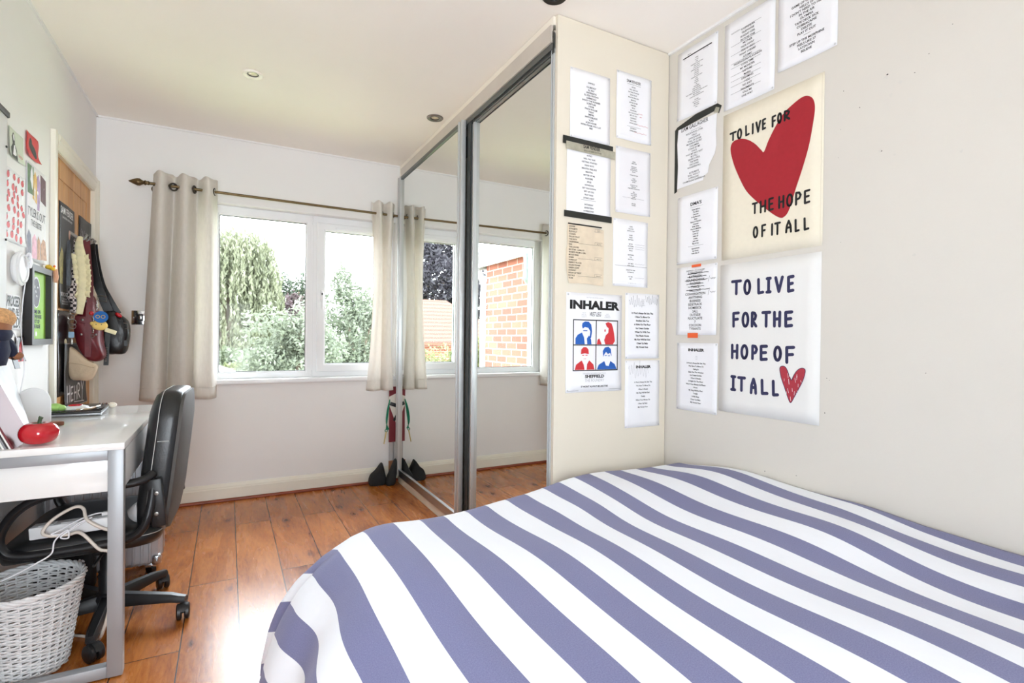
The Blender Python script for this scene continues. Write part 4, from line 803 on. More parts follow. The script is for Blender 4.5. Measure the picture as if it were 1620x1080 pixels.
b = MB(); b.box(-.649, -.333, 2.072, 2.088, .592, .694, .002); b.build('end_panel', M_desk, dk, smooth=30)
b = MB(); b.box(-.306, -.290, 2.096, 3.038, .600, .722, .002); b.build('drawer', M_dside, dk, smooth=30)
b = MB(); b.box(-.660, -.310, 2.092, 3.036, .594, .604); b.build('drawer_base', M_dside, dk, smooth=0)

# ------------------------------------------------------------------ office chair (local: the sitter faces -x)
M_leath = mat('black_leatherette', (26, 27, 28), 0.34, var=.12, scale=30, bump=.12, bscale=220, spec=.55); M_backf = mat('dark_grey_back_vinyl', (74, 71, 68), 0.62, var=.08, scale=40, bump=.15, bscale=400); M_stitch = mat('pale_thread', (190, 190, 186), .8)
ch = thing('office_chair', 'black leatherette office chair with loop armrests pulled up to the desk', 'chair', (-.394, 2.470, 0), math.radians(-3))
def lean(z): return .052 * ((z - .36) / .53) ** 1.3 + .018 * math.sin((z - .36) / .53 * 3.1)
# back: outline in (y, z), thickness along x
ol = rrect(.44, .525, .10, 8, 0, .6225)
ol = [(y * (1 - .14 * max(0, (z - .6) / .28) ** 2 - .10 * max(0, (.50 - z) / .14) ** 2), z) for y, z in ol]
def bk(y, z, h): return (.147 + lean(z) + h - .14 * (y * y), y, z)
b = MB(); b.pillow(ol, [(.93, .060), (.985, .052), (1.0, .036), (1.0, .006), (.98, -.014), (.93, -.030), (.80, -.044), (.55, -.050), (.20, -.052)], bk); bk_o = b.build('backrest', M_leath, ch, smooth=50, local=True)
b = MB(); b.pillow(ol, [(.965, .050), (.955, .0655), (.90, .068), (.4, .069)], bk); b.build('back_panel', M_backf, bk_o, smooth=40, local=True)
b = MB()
def seamline(pts, r=.0011): b.tube(pts, r, 5)
b.tube([bk(y * 1.006, z * 1.0, -.004) for y, z in ol], .0013, 5, closed=True)
for zz in (.71, .455):
    for sg in (-1, 1): b.tube([bk(sg * .2165 * (1 - .14 * max(0, (zz - .6) / .28) ** 2), zz, .034 - .006 * k) for k in range(7)], .0011, 5)
so = b.build('stitching', M_stitch, bk_o, smooth=60, local=True); so['kind'] = 'stuff'
st = rrect(.45, .50, .09, 7, -.03, 0)
def seat_fn(x, y, h): return (x, y, .350 + h - .018 * max(0, (-x - .10) / .15) ** 2 + .010 * (abs(y) / .25) ** 3)
b = MB(); b.pillow(st, [(.90, -.012), (.97, -.006), (1.0, .010), (1.0, .028), (.975, .046), (.92, .057), (.75, .062), (.3, .058)], seat_fn); se = b.build('seat', M_leath, ch, smooth=50, local=True)
b = MB(); b.tube([seat_fn(x * 1.003, y * 1.003, .030) for x, y in st], .0012, 5, closed=True); b.build('stitching', M_stitch, se, smooth=60, local=True)['kind'] = 'stuff'
for sg in (-1, 1):
    yy = sg * .262
    path = spline([(.175, sg * .222, .600), (.150, sg * .245, .585), (.09, yy, .578), (-.02, yy, .574), (-.12, yy, .560), (-.185, yy, .520), (-.222, yy, .455), (-.218, yy, .405), (-.185, yy, .380), (-.10, yy, .376), (.04, yy, .382), (.115, yy, .392), (.155, yy, .425), (.172, yy - sg * .012, .49), (.178, sg * .232, .56)], 7)
    b = MB(); b.tube(path, .0165, 12, flat=.85); ar = b.build('armrest', M_blackp, ch, local=True)
    b = MB(); b.obox((.190, sg * .240, .50), (1, 0, .1), (0, 1, 0), (-.1, 0, 1), (.022, .010, .085), .006); b.build('arm_bracket', M_blackp, ar, local=True)
    for zz in (.535, .463): b = MB(); b.lathe([(.0065, 0), (.0065, .003), (.0035, .0035), (.003, .002)], (.190, sg * .2505, zz), (0, sg, 0), 12); b.build('bolt', M_steel, ar, local=True)
b = MB(); b.box(-.12, .13, -.10, .10, .312, .339, .006); b.box(-.04, .04, -.06, .06, .275, .315, .01); b.build('seat_plate', M_blackp, ch, smooth=30, local=True)
b = MB(); b.tube([(0, -.03, .296), (.0, -.09, .290), (0, -.19, .288)], .005, 8); b.build('tilt_lever', M_blackp, ch, local=True)
b = MB(); b.lathe([(.030, .085), (.030, .20), (.026, .205), (.026, .24), (.022, .245), (.022, .276)], (0, 0, 0), (0, 0, 1), 18); b.build('gas_column', M_blackp, ch, smooth=40, local=True)
b = MB(); b.lathe([(.028, .060), (.042, .068), (.045, .10), (.034, .118), (.030, .12)], (0, 0, 0), (0, 0, 1), 20); b.build('star_hub', M_blackp, ch, smooth=40, local=True)
for k in range(5):
    a = math.radians(56 - 72 * k); d = Vector((math.cos(a), math.sin(a), 0)); s_ = Vector((-d.y, d.x, 0)); Lg = .262
    b = MB()
    prof_ = [(.030, .024, .112, .062), (.12, .022, .104, .066), (.22, .019, .094, .066), (Lg - .012, .017, .086, .062), (Lg + .010, .013, .082, .060)]
    vs = []; fs = []
    for (r0, hw, zt, zb) in prof_:
        for (w2_, z2) in ((-1, zb), (-1.0, (zb * .4 + zt * .6)), (-.55, zt), (.55, zt), (1.0, (zb * .4 + zt * .6)), (1, zb)): vs.append(tuple(d * r0 + s_ * hw * w2_ + Vector((0, 0, z2))))
    for i in range(len(prof_) - 1):
        for j in range(6): fs.append((i * 6 + j, i * 6 + (j + 1) % 6, (i + 1) * 6 + (j + 1) % 6, (i + 1) * 6 + j))
    fs += [tuple(range(6)), tuple((len(prof_) - 1) * 6 + j for j in range(6))]
    b.add(vs, fs); lg = b.build('base_leg', M_blackp, ch, smooth=40, local=True)
    cpt = d * Lg; aw = a + (0.9, -1.2, .7, 2.2, -.5)[k]; wd = Vector((math.cos(aw), math.sin(aw), 0)); wa = Vector((-wd.y, wd.x, 0)); wc = cpt + wd * .016 + Vector((0, 0, .0295))
    b = MB()
    for sg in (-1, 1): b.lathe([(.004, -.009), (.025, -.009), (.0295, -.004), (.0295, .006), (.024, .010), (.006, .0105)], wc + wa * sg * .0125, wa * sg, 20)
    b.tube([wc - wa * .012, wc + wa * .012], .008, 8); b.tube([cpt + Vector((0, 0, .040)), cpt + Vector((0, 0, .066))], .011, 10)
    b.add([tuple(wc + wd * math.cos(t_) * r_ + Vector((0, 0, math.sin(t_) * r_)) + wa * s2 * .009) for s2 in (-1, 1) for r_ in (.022, .033) for t_ in [math.radians(20 + 18 * q) for q in range(9)]], [(q, q + 1, 9 + q + 1, 9 + q) for q in range(8)] + [(18 + q, 18 + q + 1, 27 + q + 1, 27 + q) for q in range(8)] + [(9 + q, 9 + q + 1, 27 + q + 1, 27 + q) for q in range(8)])
    b.build('caster', M_blackp, lg, smooth=40, local=True)

# power strip and cables on the seat
M_wplast = mat('white_plastic', (228, 229, 230), 0.35, var=.015); M_cab = mat('cream_cable', (222, 212, 200), 0.5, var=.03); M_cabw = mat('white_cable', (236, 236, 240), 0.45)
SZ = .4190
ps = thing('power_strip', 'white power strip lying on the black chair seat', 'power strip', (-.455, 2.245, SZ))
dx = Vector((.985, -.12, .06)).normalized(); dy = Vector((.12, .99, 0)).normalized(); dzv = dx.cross(dy)
b = MB(); b.obox((-.455, 2.262, SZ + .022), dx, dy, dzv, (.112, .026, .020), .004); b.build('strip_body', M_wplast, ps, smooth=30)
b = MB(); b.obox(Vector((-.455, 2.262, SZ + .022)) + dx * .1125 - dy * .010 , dx, dy, dzv, (.0012, .006, .008), .0005); b.build('switch', mat('red_switch', (206, 30, 34), .3), ps, smooth=0)
b = MB(); b.obox(Vector((-.455, 2.262, SZ + .022)) + dx * .1125 + dy * .010 , dx, dy, dzv, (.0012, .007, .009), .0005); b.build('socket_face', M_blackp, ps, smooth=0)
for i in range(3):
    b = MB(); b.obox(Vector((-.455, 2.262, SZ + .0425)) + dx * (-.07 + .06 * i), dx, dy, dzv, (.020, .018, .0010), .0008); b.build('socket', M_wplast, ps, smooth=0)
def cable(label, pts, r, m, n=7):
    b = MB(); b.tube(spline(pts, n), r, 8); o = b.build('cable', m, smooth=180); return tag(o, label, 'cable', 'white cables round the chair')
cable('thick cream cable looped over the power strip and dropping off the seat to the floor', [(-.352, 2.262, SZ + .006), (-.33, 2.225, SZ + .006), (-.36, 2.212, SZ + .012), (-.41, 2.215, SZ + .050), (-.425, 2.235, SZ + .085), (-.45, 2.235, SZ + .093), (-.50, 2.225, SZ + .065), (-.525, 2.215, SZ + .030), (-.505, 2.205, SZ + .016), (-.46, 2.215, SZ + .010), (-.425, 2.205, SZ + .012), (-.375, 2.19, .375), (-.345, 2.18, .36), (-.335, 2.185, .28), (-.345, 2.20, .18), (-.365, 2.225, .09), (-.395, 2.29, .022), (-.45, 2.38, .006), (-.56, 2.45, .006)], .0052, M_cab)
cable('thin white charger cable tangled on the power strip and trailing down past the armrest', [(-.375, 2.25, SZ + .060), (-.40, 2.24, SZ + .060), (-.44, 2.22, SZ + .050), (-.48, 2.21, SZ + .030), (-.50, 2.20, SZ + .022), (-.47, 2.205, SZ + .020), (-.43, 2.215, SZ + .045), (-.40, 2.225, SZ + .055), (-.43, 2.21, SZ + .040), (-.475, 2.195, SZ + .012), (-.455, 2.192, SZ + .006), (-.46, 2.20, SZ + .030), (-.488, 2.188, SZ + .004), (-.495, 2.178, .385), (-.53, 2.165, .365), (-.57, 2.16, .345), (-.61, 2.16, .328)], .0024, M_cabw)
b = MB(); b.obox((-.362, 2.245, SZ + .058), dx, dy, dzv, (.014, .008, .006), .002); tag(b.build('charger_plug', M_wplast, smooth=30), 'small white charger plug lying across the end of the power strip', 'plug')
# white cup on the seat by the backrest
t = thing('lidded_tub', 'white rounded plastic tub lying on the seat against the chair back', 'tub', (-.275, 2.33, SZ))
b = MB(); ax = Vector((.75, -.2, .55)).normalized(); b.lathe([(0, -.045), (.018, -.044), (.030, -.036), (.034, -.01), (.035, .022), (.033, .026)], (-.268, 2.315, SZ + .037), ax, 24); b.build('tub_body', M_wplast, t, smooth=50)
b = MB(); b.lathe([(.036, .024), (.037, .028), (.036, .040), (.030, .043), (0, .044)], (-.268, 2.315, SZ + .037), ax, 24); b.build('lid', M_wplast, t, smooth=50)

# ------------------------------------------------------------------ suitcase, black bag, wicker basket under the desk
M_alus = mat('ribbed_aluminium', (196, 198, 203), 0.35, 0.45, var=.06, scale=20); M_corner = mat('silver_corner', (196, 198, 202), 0.25, 0.9)
su = thing('ribbed_suitcase', 'silver ribbed hard-shell suitcase standing behind the office chair', 'suitcase', (-.46, 2.95, 0))
sx0, sx1, sy0, sy1, sz0, sz1 = -.672, -.268, 2.850, 3.030, .052, .565
def ribline(p0, p1, nrm, n_):
    out = []; p0, p1, nrm = Vector(p0), Vector(p1), Vector(nrm)
    for i in range(n_):
        for (f_, o_) in ((0, 0), (.30, 0), (.38, .006), (.62, .006), (.70, 0)): out.append(p0 + (p1 - p0) * ((i + f_) / n_) + nrm * o_)
    return out
loop = ribline((sx0 + .02, sy0, 0), (sx1 - .02, sy0, 0), (0, -1, 0), 12) + [Vector((sx1 - .006, sy0 + .006, 0))] + ribline((sx1, sy0 + .02, 0), (sx1, sy1 - .02, 0), (1, 0, 0), 5) + [Vector((sx1 - .006, sy1 - .006, 0))] + [Vector((sx1 - .02, sy1, 0)), Vector((sx0 + .02, sy1, 0)), Vector((sx0, sy1 - .02, 0)), Vector((sx0, sy0 + .02, 0))]
m_ = len(loop); cxs, cys = (sx0 + sx1) / 2, (sy0 + sy1) / 2; vs = []
for z, sc in ((sz0, .93), (sz0 + .012, .985), (sz0 + .03, 1.0), (sz1 - .03, 1.0), (sz1 - .012, .985), (sz1, .93)):
    for p in loop: vs.append((cxs + (p.x - cxs) * sc, cys + (p.y - cys) * (1 - (1 - sc) * 1.6), z))
b = MB(); b.add(vs, [(i * m_ + k, i * m_ + (k + 1) % m_, (i + 1) * m_ + (k + 1) % m_, (i + 1) * m_ + k) for i in range(5) for k in range(m_)] + [tuple(range(m_)), tuple(5 * m_ + k for k in range(m_))]); b.build('shell', M_alus, su, smooth=25)
for x in (sx0, sx1):
    for z in (sz0, sz1):
        b = MB(); b.box(x - .030 if x > -.4 else x - .005, x + .006 if x > -.4 else x + .03, sy0 - .008, sy0 + .06, z - .004 if z < .3 else z - .045, z + .045 if z < .3 else z + .004, .012, 3); b.build('corner_guard', M_corner, su, smooth=40)
b = MB(); b.box(sx1 + .004, sx1 + .009, (sy0 + sy1) / 2 - .008, (sy0 + sy1) / 2 + .008, sz0 + .02, sz1 - .02, .002); b.build('frame_band', M_corner, su, smooth=30)
for z in (.22, .40): b = MB(); b.box(sx1 + .006, sx1 + .014, (sy0 + sy1) / 2 - .018, (sy0 + sy1) / 2 + .018, z, z + .045, .003); b.build('latch', M_corner, su, smooth=30)
b = MB(); b.tube(spline([(-.54, 2.94, sz1 - .003), (-.53, 2.94, sz1 + .018), (-.47, 2.94, sz1 + .022), (-.41, 2.94, sz1 + .018), (-.40, 2.94, sz1 - .003)], 5), .007, 8); b.build('carry_handle', M_blackp, su)
for x in (sx0 + .04, sx1 - .035):
    for y in (sy0 + .03, sy1 - .03):
        b = MB(); b.box(x - .022, x + .022, y - .020, y + .020, .036, .056, .005); wh_ = b.build('wheel_housing', M_corner, su, smooth=40)
        b = MB(); b.lathe([(.006, -.010), (.024, -.010), (.026, -.006), (.026, .006), (.024, .010), (.006, .010)], (x, y, .026), (.8, .6, 0), 18); b.build('wheel', M_blackp, wh_, smooth=40)
M_bagk = mat('black_nylon', (20, 20, 22), 0.6, var=.1, bump=.2, bscale=60)
bg = thing('black_tote', 'black fabric bag with a small white motif standing behind the wicker basket', 'bag', (-.585, 2.79, 0))
o2 = rrect(.20, .245, .03, 4, -.59, .126); b = MB(); b.pillow(o2, [(.96, .0), (1.0, .012), (1.0, .040), (.97, .055), (.8, .062)], lambda u, v, h: (u, 2.832 - h + .008 * math.sin(u * 40 + v * 20), max(v, .002))); b.build('bag_body', M_bagk, bg, smooth=60)
f = []; b = MB()
for k in range(7):
    a = k * .9; c = Vector((-.535 + .014 * math.cos(a) * (k > 0), 2.767, .130 + .018 * math.sin(a) * (k > 0))); b.ell(c, (.008, .0012, .0045), 8, 5, Matrix.Rotation(a, 3, 'Y'))
b.tube([(-.535, 2.766, .14), (-.530, 2.766, .108)], .0015, 6); b.build('white_motif', M_wplast, bg)
# wicker basket
M_wick = mat('white_painted_wicker', (226, 226, 226), 0.55, var=.06, scale=40)
bs = thing('wicker_basket', 'white wicker waste basket standing under the near end of the desk', 'basket', (-.567, 2.235, 0))
BC = Vector((-.563, 2.238, 0)); HB = .285
def brad(z): q = z / HB; return .096 + .038 * q + .004 * q * q, .105 + .048 * q + .004 * q * q
def bpt(t_, z, off=0): rx, ry = brad(z); return BC + Vector(((rx + off) * math.cos(t_), (ry + off) * math.sin(t_), z))
b = MB(); NS = 30
for k in range(NS):
    t_ = 2 * math.pi * k / NS; b.tube([bpt(t_, .004 + (HB - .008) * j / 6) for j in range(7)], .0026, 6)
b.build('stakes', M_wick, bs)['kind'] = 'stuff'
b = MB(); rows = 40
for r_ in range(rows):
    z0_ = .008 + (HB - .022) * r_ / (rows - 1); sg = 1 if r_ % 2 else -1
    b.tube([bpt(2 * math.pi * k / (NS * 2), z0_ + .0022 * math.sin(k * .7 + r_), .0042 * sg * math.sin(math.pi * k / 2 + .785) * 1.3) for k in range(NS * 2)], 0.0033, 6, closed=True)
b.build('weave', M_wick, bs)['kind'] = 'stuff'
for ph in (0, 2.1, 4.2):
    b = MB(); b.tube([bpt(2 * math.pi * k / 120, HB - .002 + .0055 * math.cos(k * .55 + ph), .0055 * math.sin(k * .55 + ph)) for k in range(120)], .0048, 7, closed=True); b.build('rim', M_wick, bs)
b = MB(); b.poly([bpt(2 * math.pi * k / 40, .006, -.004) for k in range(40)]); b.build('basket_bottom', M_wick, bs, smooth=0, solid=.004)
# translucent plastic bag hanging at the end of the desk
mp_ = mat('clear_plastic', (214, 216, 220), 0.25, var=.05, scale=12, trans=.5)
b = MB(); b.grid(14, 24, lambda a, q: (-.678 + .050 * a + .012 * math.sin(7 * a + 5 * q), 2.13 + .05 * math.sin(3 * a + 2 * q) + .03 * a, .36 + .225 * q)); tag(b.build('plastic_bag', mp_, smooth=180, solid=.001, fix=False), 'crumpled translucent plastic bag hanging under the near end of the desk', 'bag')

# ------------------------------------------------------------------ things on the desk
ZD = .7505
M_redc = mat('red_glazed_ceramic', (186, 22, 36), 0.1, var=.12, scale=30, coat=.5); M_stem = mat('green_stem', (62, 84, 58), 0.5)
t = thing('ceramic_tomato', 'glossy red tomato-shaped ornament with a green stem on the desk', 'ornament', (-.512, 2.105, ZD))
b = MB(); n_, mm_ = 40, 16; vs = []; fs = []
for i in range(mm_ + 1):
    p = math.pi * i / mm_
    for k in range(n_):
        a = 2 * math.pi * k / n_; lob = 1 + .055 * abs(math.cos(2.5 * a)) * math.sin(p) ; r_ = .047 * math.sin(p) ** .8 * lob
        z = .0375 + .037 * math.cos(p) - .012 * math.exp(-(math.sin(p) / .35) ** 2) * (1 if math.cos(p) > 0 else -.4); vs.append((-.509 + r_ * math.cos(a), 2.105 + r_ * math.sin(a), ZD + max(z, .001)))
for i in range(mm_):
    for k in range(n_): fs.append((i * n_ + k, (i + 1) * n_ + k, (i + 1) * n_ + (k + 1) % n_, i * n_ + (k + 1) % n_))
b.add(vs, fs); b.build('fruit', M_redc, t, smooth=180)
b = MB(); b.tube(spline([(-.509, 2.105, ZD + .058), (-.508, 2.105, ZD + .070), (-.505, 2.104, ZD + .082), (-.503, 2.104, ZD + .086)], 4), [.0055] * 4 + [.005] * 4 + [.006] * 5, 8)
for k in range(5): b.tube([(-.509, 2.105, ZD + .064), (-.509 + .018 * math.cos(k * 1.26), 2.105 + .018 * math.sin(k * 1.26), ZD + .0665)], [.004, .001], 6)
b.build('stem', M_stem, t)
# leaning grey board, notebooks
M_marb = mat('marbled_grey_board', (206, 210, 212), 0.3, var=.22, scale=7, spec=.5)
def slab(mb, P, th):
    P = [Vector(p) for p in P]; n0 = (P[1] - P[0]).cross(P[3] - P[0]).normalized() * th; k = len(P)
    mb.add(list(P) + [p + n0 for p in P], [tuple(range(k)), tuple(range(2 * k - 1, k - 1, -1))] + [(i, (i + 1) % k, k + (i + 1) % k, k + i) for i in range(k)])
b = MB(); slab(b, [(-.592, 2.060, ZD), (-.592, 2.375, ZD), (-.690, 2.515, ZD + .225), (-.690, 2.20, ZD + .235)], -.008); tag(b.build('leaning_board', M_marb, smooth=0), 'pale grey marbled board leaning on the left wall behind the red ornament', 'board')
M_cov1 = mat('dark_red_cover', (104, 26, 36), .5); M_pages = mat('page_edges', (232, 230, 224), .7, var=.05, scale=200); M_cov2 = mat('grey_cover', (128, 128, 132), .5)
for i, (yo, m_c, lab) in enumerate(((0, M_cov1, 'dark red notebook leaning at the left edge, outermost beside the red ornament'), (.0, M_cov2, 'grey notebook leaning at the left edge, between the dark red notebook and the marbled board'))):
    t = thing('notebook', lab, 'notebook', (-.60 + .018 * i, 2.08, ZD), 0, 'notebooks leaning on the desk')
    x0 = -.580 - .0 + .0 * i; xo = (.019, .004)[i]
    b = MB(); slab(b, [(-.575 + xo, 2.062, ZD), (-.575 + xo, 2.23, ZD), (-.662 + xo, 2.23, ZD + .20), (-.662 + xo, 2.062, ZD + .20)], -.0045); b.build('cover', m_c, t, smooth=0)
    b = MB(); slab(b, [(-.581 + xo, 2.064, ZD), (-.581 + xo, 2.228, ZD), (-.6675 + xo, 2.228, ZD + .196), (-.6675 + xo, 2.064, ZD + .196)], -.004); b.build('pages', M_pages, t, smooth=0)
# white round-topped stand
t = thing('round_topped_board', 'white round-topped upright board on a brown wooden foot, behind the red ornament', 'ornament', (-.62, 2.50, ZD))
ar = [(-.055, 0), (.055, 0)] + [(.055 * math.cos(a), .075 + .058 * math.sin(a)) for a in [math.pi * k / 16 for k in range(17)]]
b = MB(); b.pillow(ar, [(.96, -.007), (1, -.004), (1, .004), (.96, .007)], lambda u, v, h: (-.622 + u * .80 + h * .5, 2.50 + u * .55 - h, ZD + .012 + v)); b.build('board', M_wplast, t, smooth=40)
b = MB(); b.obox((-.600, 2.495, ZD + .008), (.82, .56, 0), (-.56, .82, 0), (0, 0, 1), (.065, .022, .0075), .004); b.build('foot', mat_wood('brown_wood', (104, 62, 44), (146, 92, 68), (10, 3, 10)), t, smooth=40)
# laptop with small things on it
M_lap = mat('black_laptop_lid', (22, 23, 25), 0.25, var=.05, spec=.6); M_lapg = mat('grey_laptop_base', (150, 152, 156), 0.35, .6)
t = thing('laptop', 'closed black laptop lying at the far end of the desk', 'laptop', (-.575, 2.93, ZD))
LX, LY = Vector((1, .0, 0)), Vector((-.06, 1, 0)).normalized()
b = MB(); b.obox((-.578, 2.925, ZD + .0055), LX, LY, (0, 0, 1), (.100, .155, .005), .003); b.build('base', M_lapg, t, smooth=30)
b = MB(); b.obox((-.578, 2.925, ZD + .0145), LX, LY, (0, 0, 1), (.100, .155, .0036), .003); b.build('lid', M_lap, t, smooth=30)
ZL = ZD + .0186
M_slime = mat('lime_green_squishy', (168, 214, 120), 0.4, var=.15, scale=40)
b = MB(); b.ell((-.630, 2.815, ZL + .017), (.026, .022, .017), 18, 10); b.ell((-.608, 2.810, ZL + .014), (.016, .015, .013), 14, 8); tag(b.build('squishy_toy', M_slime, smooth=180), 'lime green squishy lump on the laptop lid', 'toy')
t = thing('sweet_packet', 'red and white sweet packet on the laptop lid beside the lime green lump', 'packet', (-.575, 2.86, ZL))
b = MB(); b.pillow(rrect(.085, .05, .008, 3, -.572, 2.875), [(1, 0), (1.0, .003), (.92, .010), (.6, .016)], lambda u, v, h: (u, v, ZL + h)); b.build('wrapper', M_wplast, t, smooth=50)
b = MB(); b.pillow(rrect(.050, .030, .012, 3, -.575, 2.872), [(1, .0145), (.95, .0195), (.6, .022)], lambda u, v, h: (u, v, ZL + h)); b.build('red_label', M_redc, t, smooth=50)
b = MB(); b.tube([(-.545, 2.80, ZL + .0045), (-.50, 2.92, ZL + .0045)], [.002] + [.0045], 8); tag(b.build('pen', M_steel, smooth=60), 'silver pen lying at the right edge of the laptop', 'pen')
b = MB(); b.tube([(-.56, 2.81, ZL + .004), (-.515, 2.83, ZL + .004), (-.505, 2.95, ZL + .004)], .0038, 8); tag(b.build('cord_loop', mat('tan_cord', (196, 170, 140), .7), smooth=60), 'tan cord lying on the laptop between packet and pen', 'cord')
t = thing('shell_hair_clip', 'brown and cream striped hair clip at the far corner of the laptop', 'hair clip', (-.50, 3.05, ZD))
b = MB(); b.ell((-.476, 3.045, ZD + .012), (.020, .014, .012), 14, 8); b.build('cream_shell', mat('cream_shell', (236, 228, 212), .4, var=.1, scale=60), t)
for k in range(4): b = MB(); b.torus((-.520 + .012 * k, 3.045, ZD + .012), (1, .1, 0), .0085, .0034, 14, 6); b.build('coil', mat('brown_shell', (88, 62, 48), .4), t)

# ------------------------------------------------------------------ pictures and fittings on the left wall
def picture(label, y0_, z0_, w_, h_, m, seed, name='wall_print', group='prints on the left wall', cat='print', curl=.010): return Sheet(name, label, cat, 'left', y0_, z0_, w_, h_, m, group, seed, wave=.0025, curl=curl)
M_pgreen = mat('pale_green_card', (206, 214, 196), .7, var=.05); M_pcream = mat('cream_card', (232, 222, 196), .7, var=.03); M_redcard = mat('red_card', (206, 52, 48), .6); M_dkgreen = mat('dark_grey_green', (64, 66, 60), .7)
sh = picture('small pale card with a black and white figure, upper left above the red dotted print', 2.520, 1.735, .150, .105, M_pgreen, 31)
fl = Flat(); fl.poly([(.015, .0), (.01, .03), (.03, .05), (.025, .075), (.045, .095), (.06, .08), (.055, .055), (.075, .035), (.085, .0)]); sh.put('dark_figure', fl, M_dkgreen)
fl = Flat(); fl.poly([(.03, .01), (.04, .045), (.055, .05), (.06, .01)]); fl.ellipse(.045, .075, .008, .012); sh.put('light_figure', fl, M_pap, .0014)
fl = Flat(); fl.text('GOOD', .115, .018, .010, .05, .01); sh.put('printed_text', fl, M_red)
sh = picture('red card with a dark heart shape, beside the pale figure card', 2.704, 1.792, .143, .094, M_redcard, 32)
fl = Flat(); fl.poly(smooth_loop([(.03, .062), (.045, .078), (.062, .068), (.068, .060), (.095, .052), (.115, .040), (.122, .022), (.108, .012), (.085, .018), (.06, .030), (.035, .042)], 4)); sh.put('dark_shape', fl, M_dkgreen)
sh = picture('white print covered in red strawberries, above the round white lamp', 2.480, 1.425, .205, .262, M_pap, 33)
fl = Flat(); f2 = Flat(); rn = random.Random(9)
for r_ in range(8):
    for c_ in range(4):
        u = .026 + .05 * c_ + rn.uniform(-.008, .008) + (.012 if r_ % 2 else 0); v = .024 + .0305 * r_ + rn.uniform(-.006, .006)
        if u > .192: continue
        a0 = rn.uniform(-.5, .5); fl.ellipse(u, v, rn.uniform(.011, .016), rn.uniform(.011, .0155), 12, a0); f2.ellipse(u + .002, v + .012, .005, .0025, 8, a0)
sh.put('red_berries', fl, M_redp); sh.put('berry_tops', f2, M_dkgreen, .0014)
sh = picture('tall gig print with photo strips above and below bold grey lettering, beside the strawberry print', 2.712, 1.386, .238, .384, M_pap, 34)
cols = [('green_patch', (86, 118, 74)), ('yellow_patch', (216, 172, 74)), ('lilac_patch', (176, 146, 186)), ('maroon_patch', (96, 50, 60)), ('pink_patch', (222, 170, 186)), ('tan_patch', (196, 150, 118)), ('slate_patch', (110, 112, 130))]
def patch(nm, rgb, polys):
    fl = Flat(); [fl.poly(p) for p in polys]; sh.put(nm, fl, mat('print_' + nm, rgb, .6, var=.25, scale=60))
patch('green_patch', (86, 118, 74), [[(.006, .262), (.075, .262), (.075, .376), (.006, .378)]])
patch('yellow_patch', (216, 172, 74), [[(.060, .250), (.115, .235), (.120, .340), (.095, .366), (.070, .340)]])
patch('lilac_patch', (176, 146, 186), [[(.122, .215), (.155, .215), (.165, .330), (.145, .365), (.122, .350)]])
patch('maroon_patch', (92, 52, 58), [[(.168, .262), (.232, .250), (.232, .360), (.168, .372)]])
patch('slate_patch', (108, 108, 126), [[(.006, .010), (.060, .012), (.055, .100), (.030, .120), (.006, .090)]])
patch('pink_patch', (222, 168, 186), [[(.066, .010), (.125, .012), (.120, .095), (.095, .112), (.070, .09)]])
patch('tan_patch', (192, 148, 116), [[(.130, .012), (.175, .014), (.175, .090), (.150, .112), (.132, .09)], [(.182, .016), (.234, .020), (.234, .100), (.21, .108), (.184, .08)]])
fl = Flat(); fl.text('TYLER IS OUT', .120, .176, .034, .215, .005, .7); fl.text('THE EXISTER', .120, .140, .024, .215, .003, .7); sh.put('printed_text', fl, mat('slate_ink', (78, 76, 84), .6))
# round white lamp with hanging cord
t = thing('wall_lamp', 'round white disc lamp on the left wall with a hanging cord', 'lamp', (XL, 2.60, 1.335))
b = MB(); b.lathe([(.052, .001), (.054, .008), (.062, .010), (.064, .014), (.064, .020), (.058, .024), (.020, .025), (0, .025)], (XL, 2.600, 1.335), (1, 0, 0), 36); b.build('lamp_disc', M_wplast, t, smooth=40)
b = MB(); b.torus((XL + .023, 2.600, 1.335), (1, 0, 0), .050, .006, 32, 8); b.build('rim', M_wplast, t)
b = MB(); b.tube(spline([(XL + .026, 2.625, 1.385), (XL + .036, 2.622, 1.395), (XL + .038, 2.63, 1.37), (XL + .034, 2.64, 1.345), (XL + .036, 2.645, 1.37), (XL + .026, 2.655, 1.38)], 6), .0042, 8); b.tube(spline([(XL + .02, 2.640, 1.29), (XL + .010, 2.645, 1.20), (XL + .008, 2.64, 1.10), (XL + .010, 2.655, 1.03), (XL + .016, 2.645, .95), (XL + .010, 2.625, .86), (XL + .012, 2.61, .77)], 6), .0019, 8); b.build('cord', M_cabw, t)
# lettered sign
sh = picture('white card with bold black stencil lettering, left of the framed green print', 2.505, 1.106, .140, .128, M_pap, 35, curl=.002)
fl = Flat(); fl.text('PROCEED', .070, .086, .036, .128, .03, .7); fl.text('AND BE', .070, .052, .026, .120, .03, .8); fl.text('BOLD!', .070, .008, .038, .124, .03, .8); sh.put('stencil_lettering', fl, M_ink)
sh = picture('small dark red and black photo card, below the bold stencil card', 2.600, .985, .085, .095, mat('dark_photo', (54, 36, 38), .4, var=.4, scale=50), 36)
fl = Flat(); fl.ellipse(.05, .05, .016, .028); fl.poly([(.02, .0), (.03, .03), (.06, .035), (.075, 0)]); sh.put('red_figure', fl, M_red)
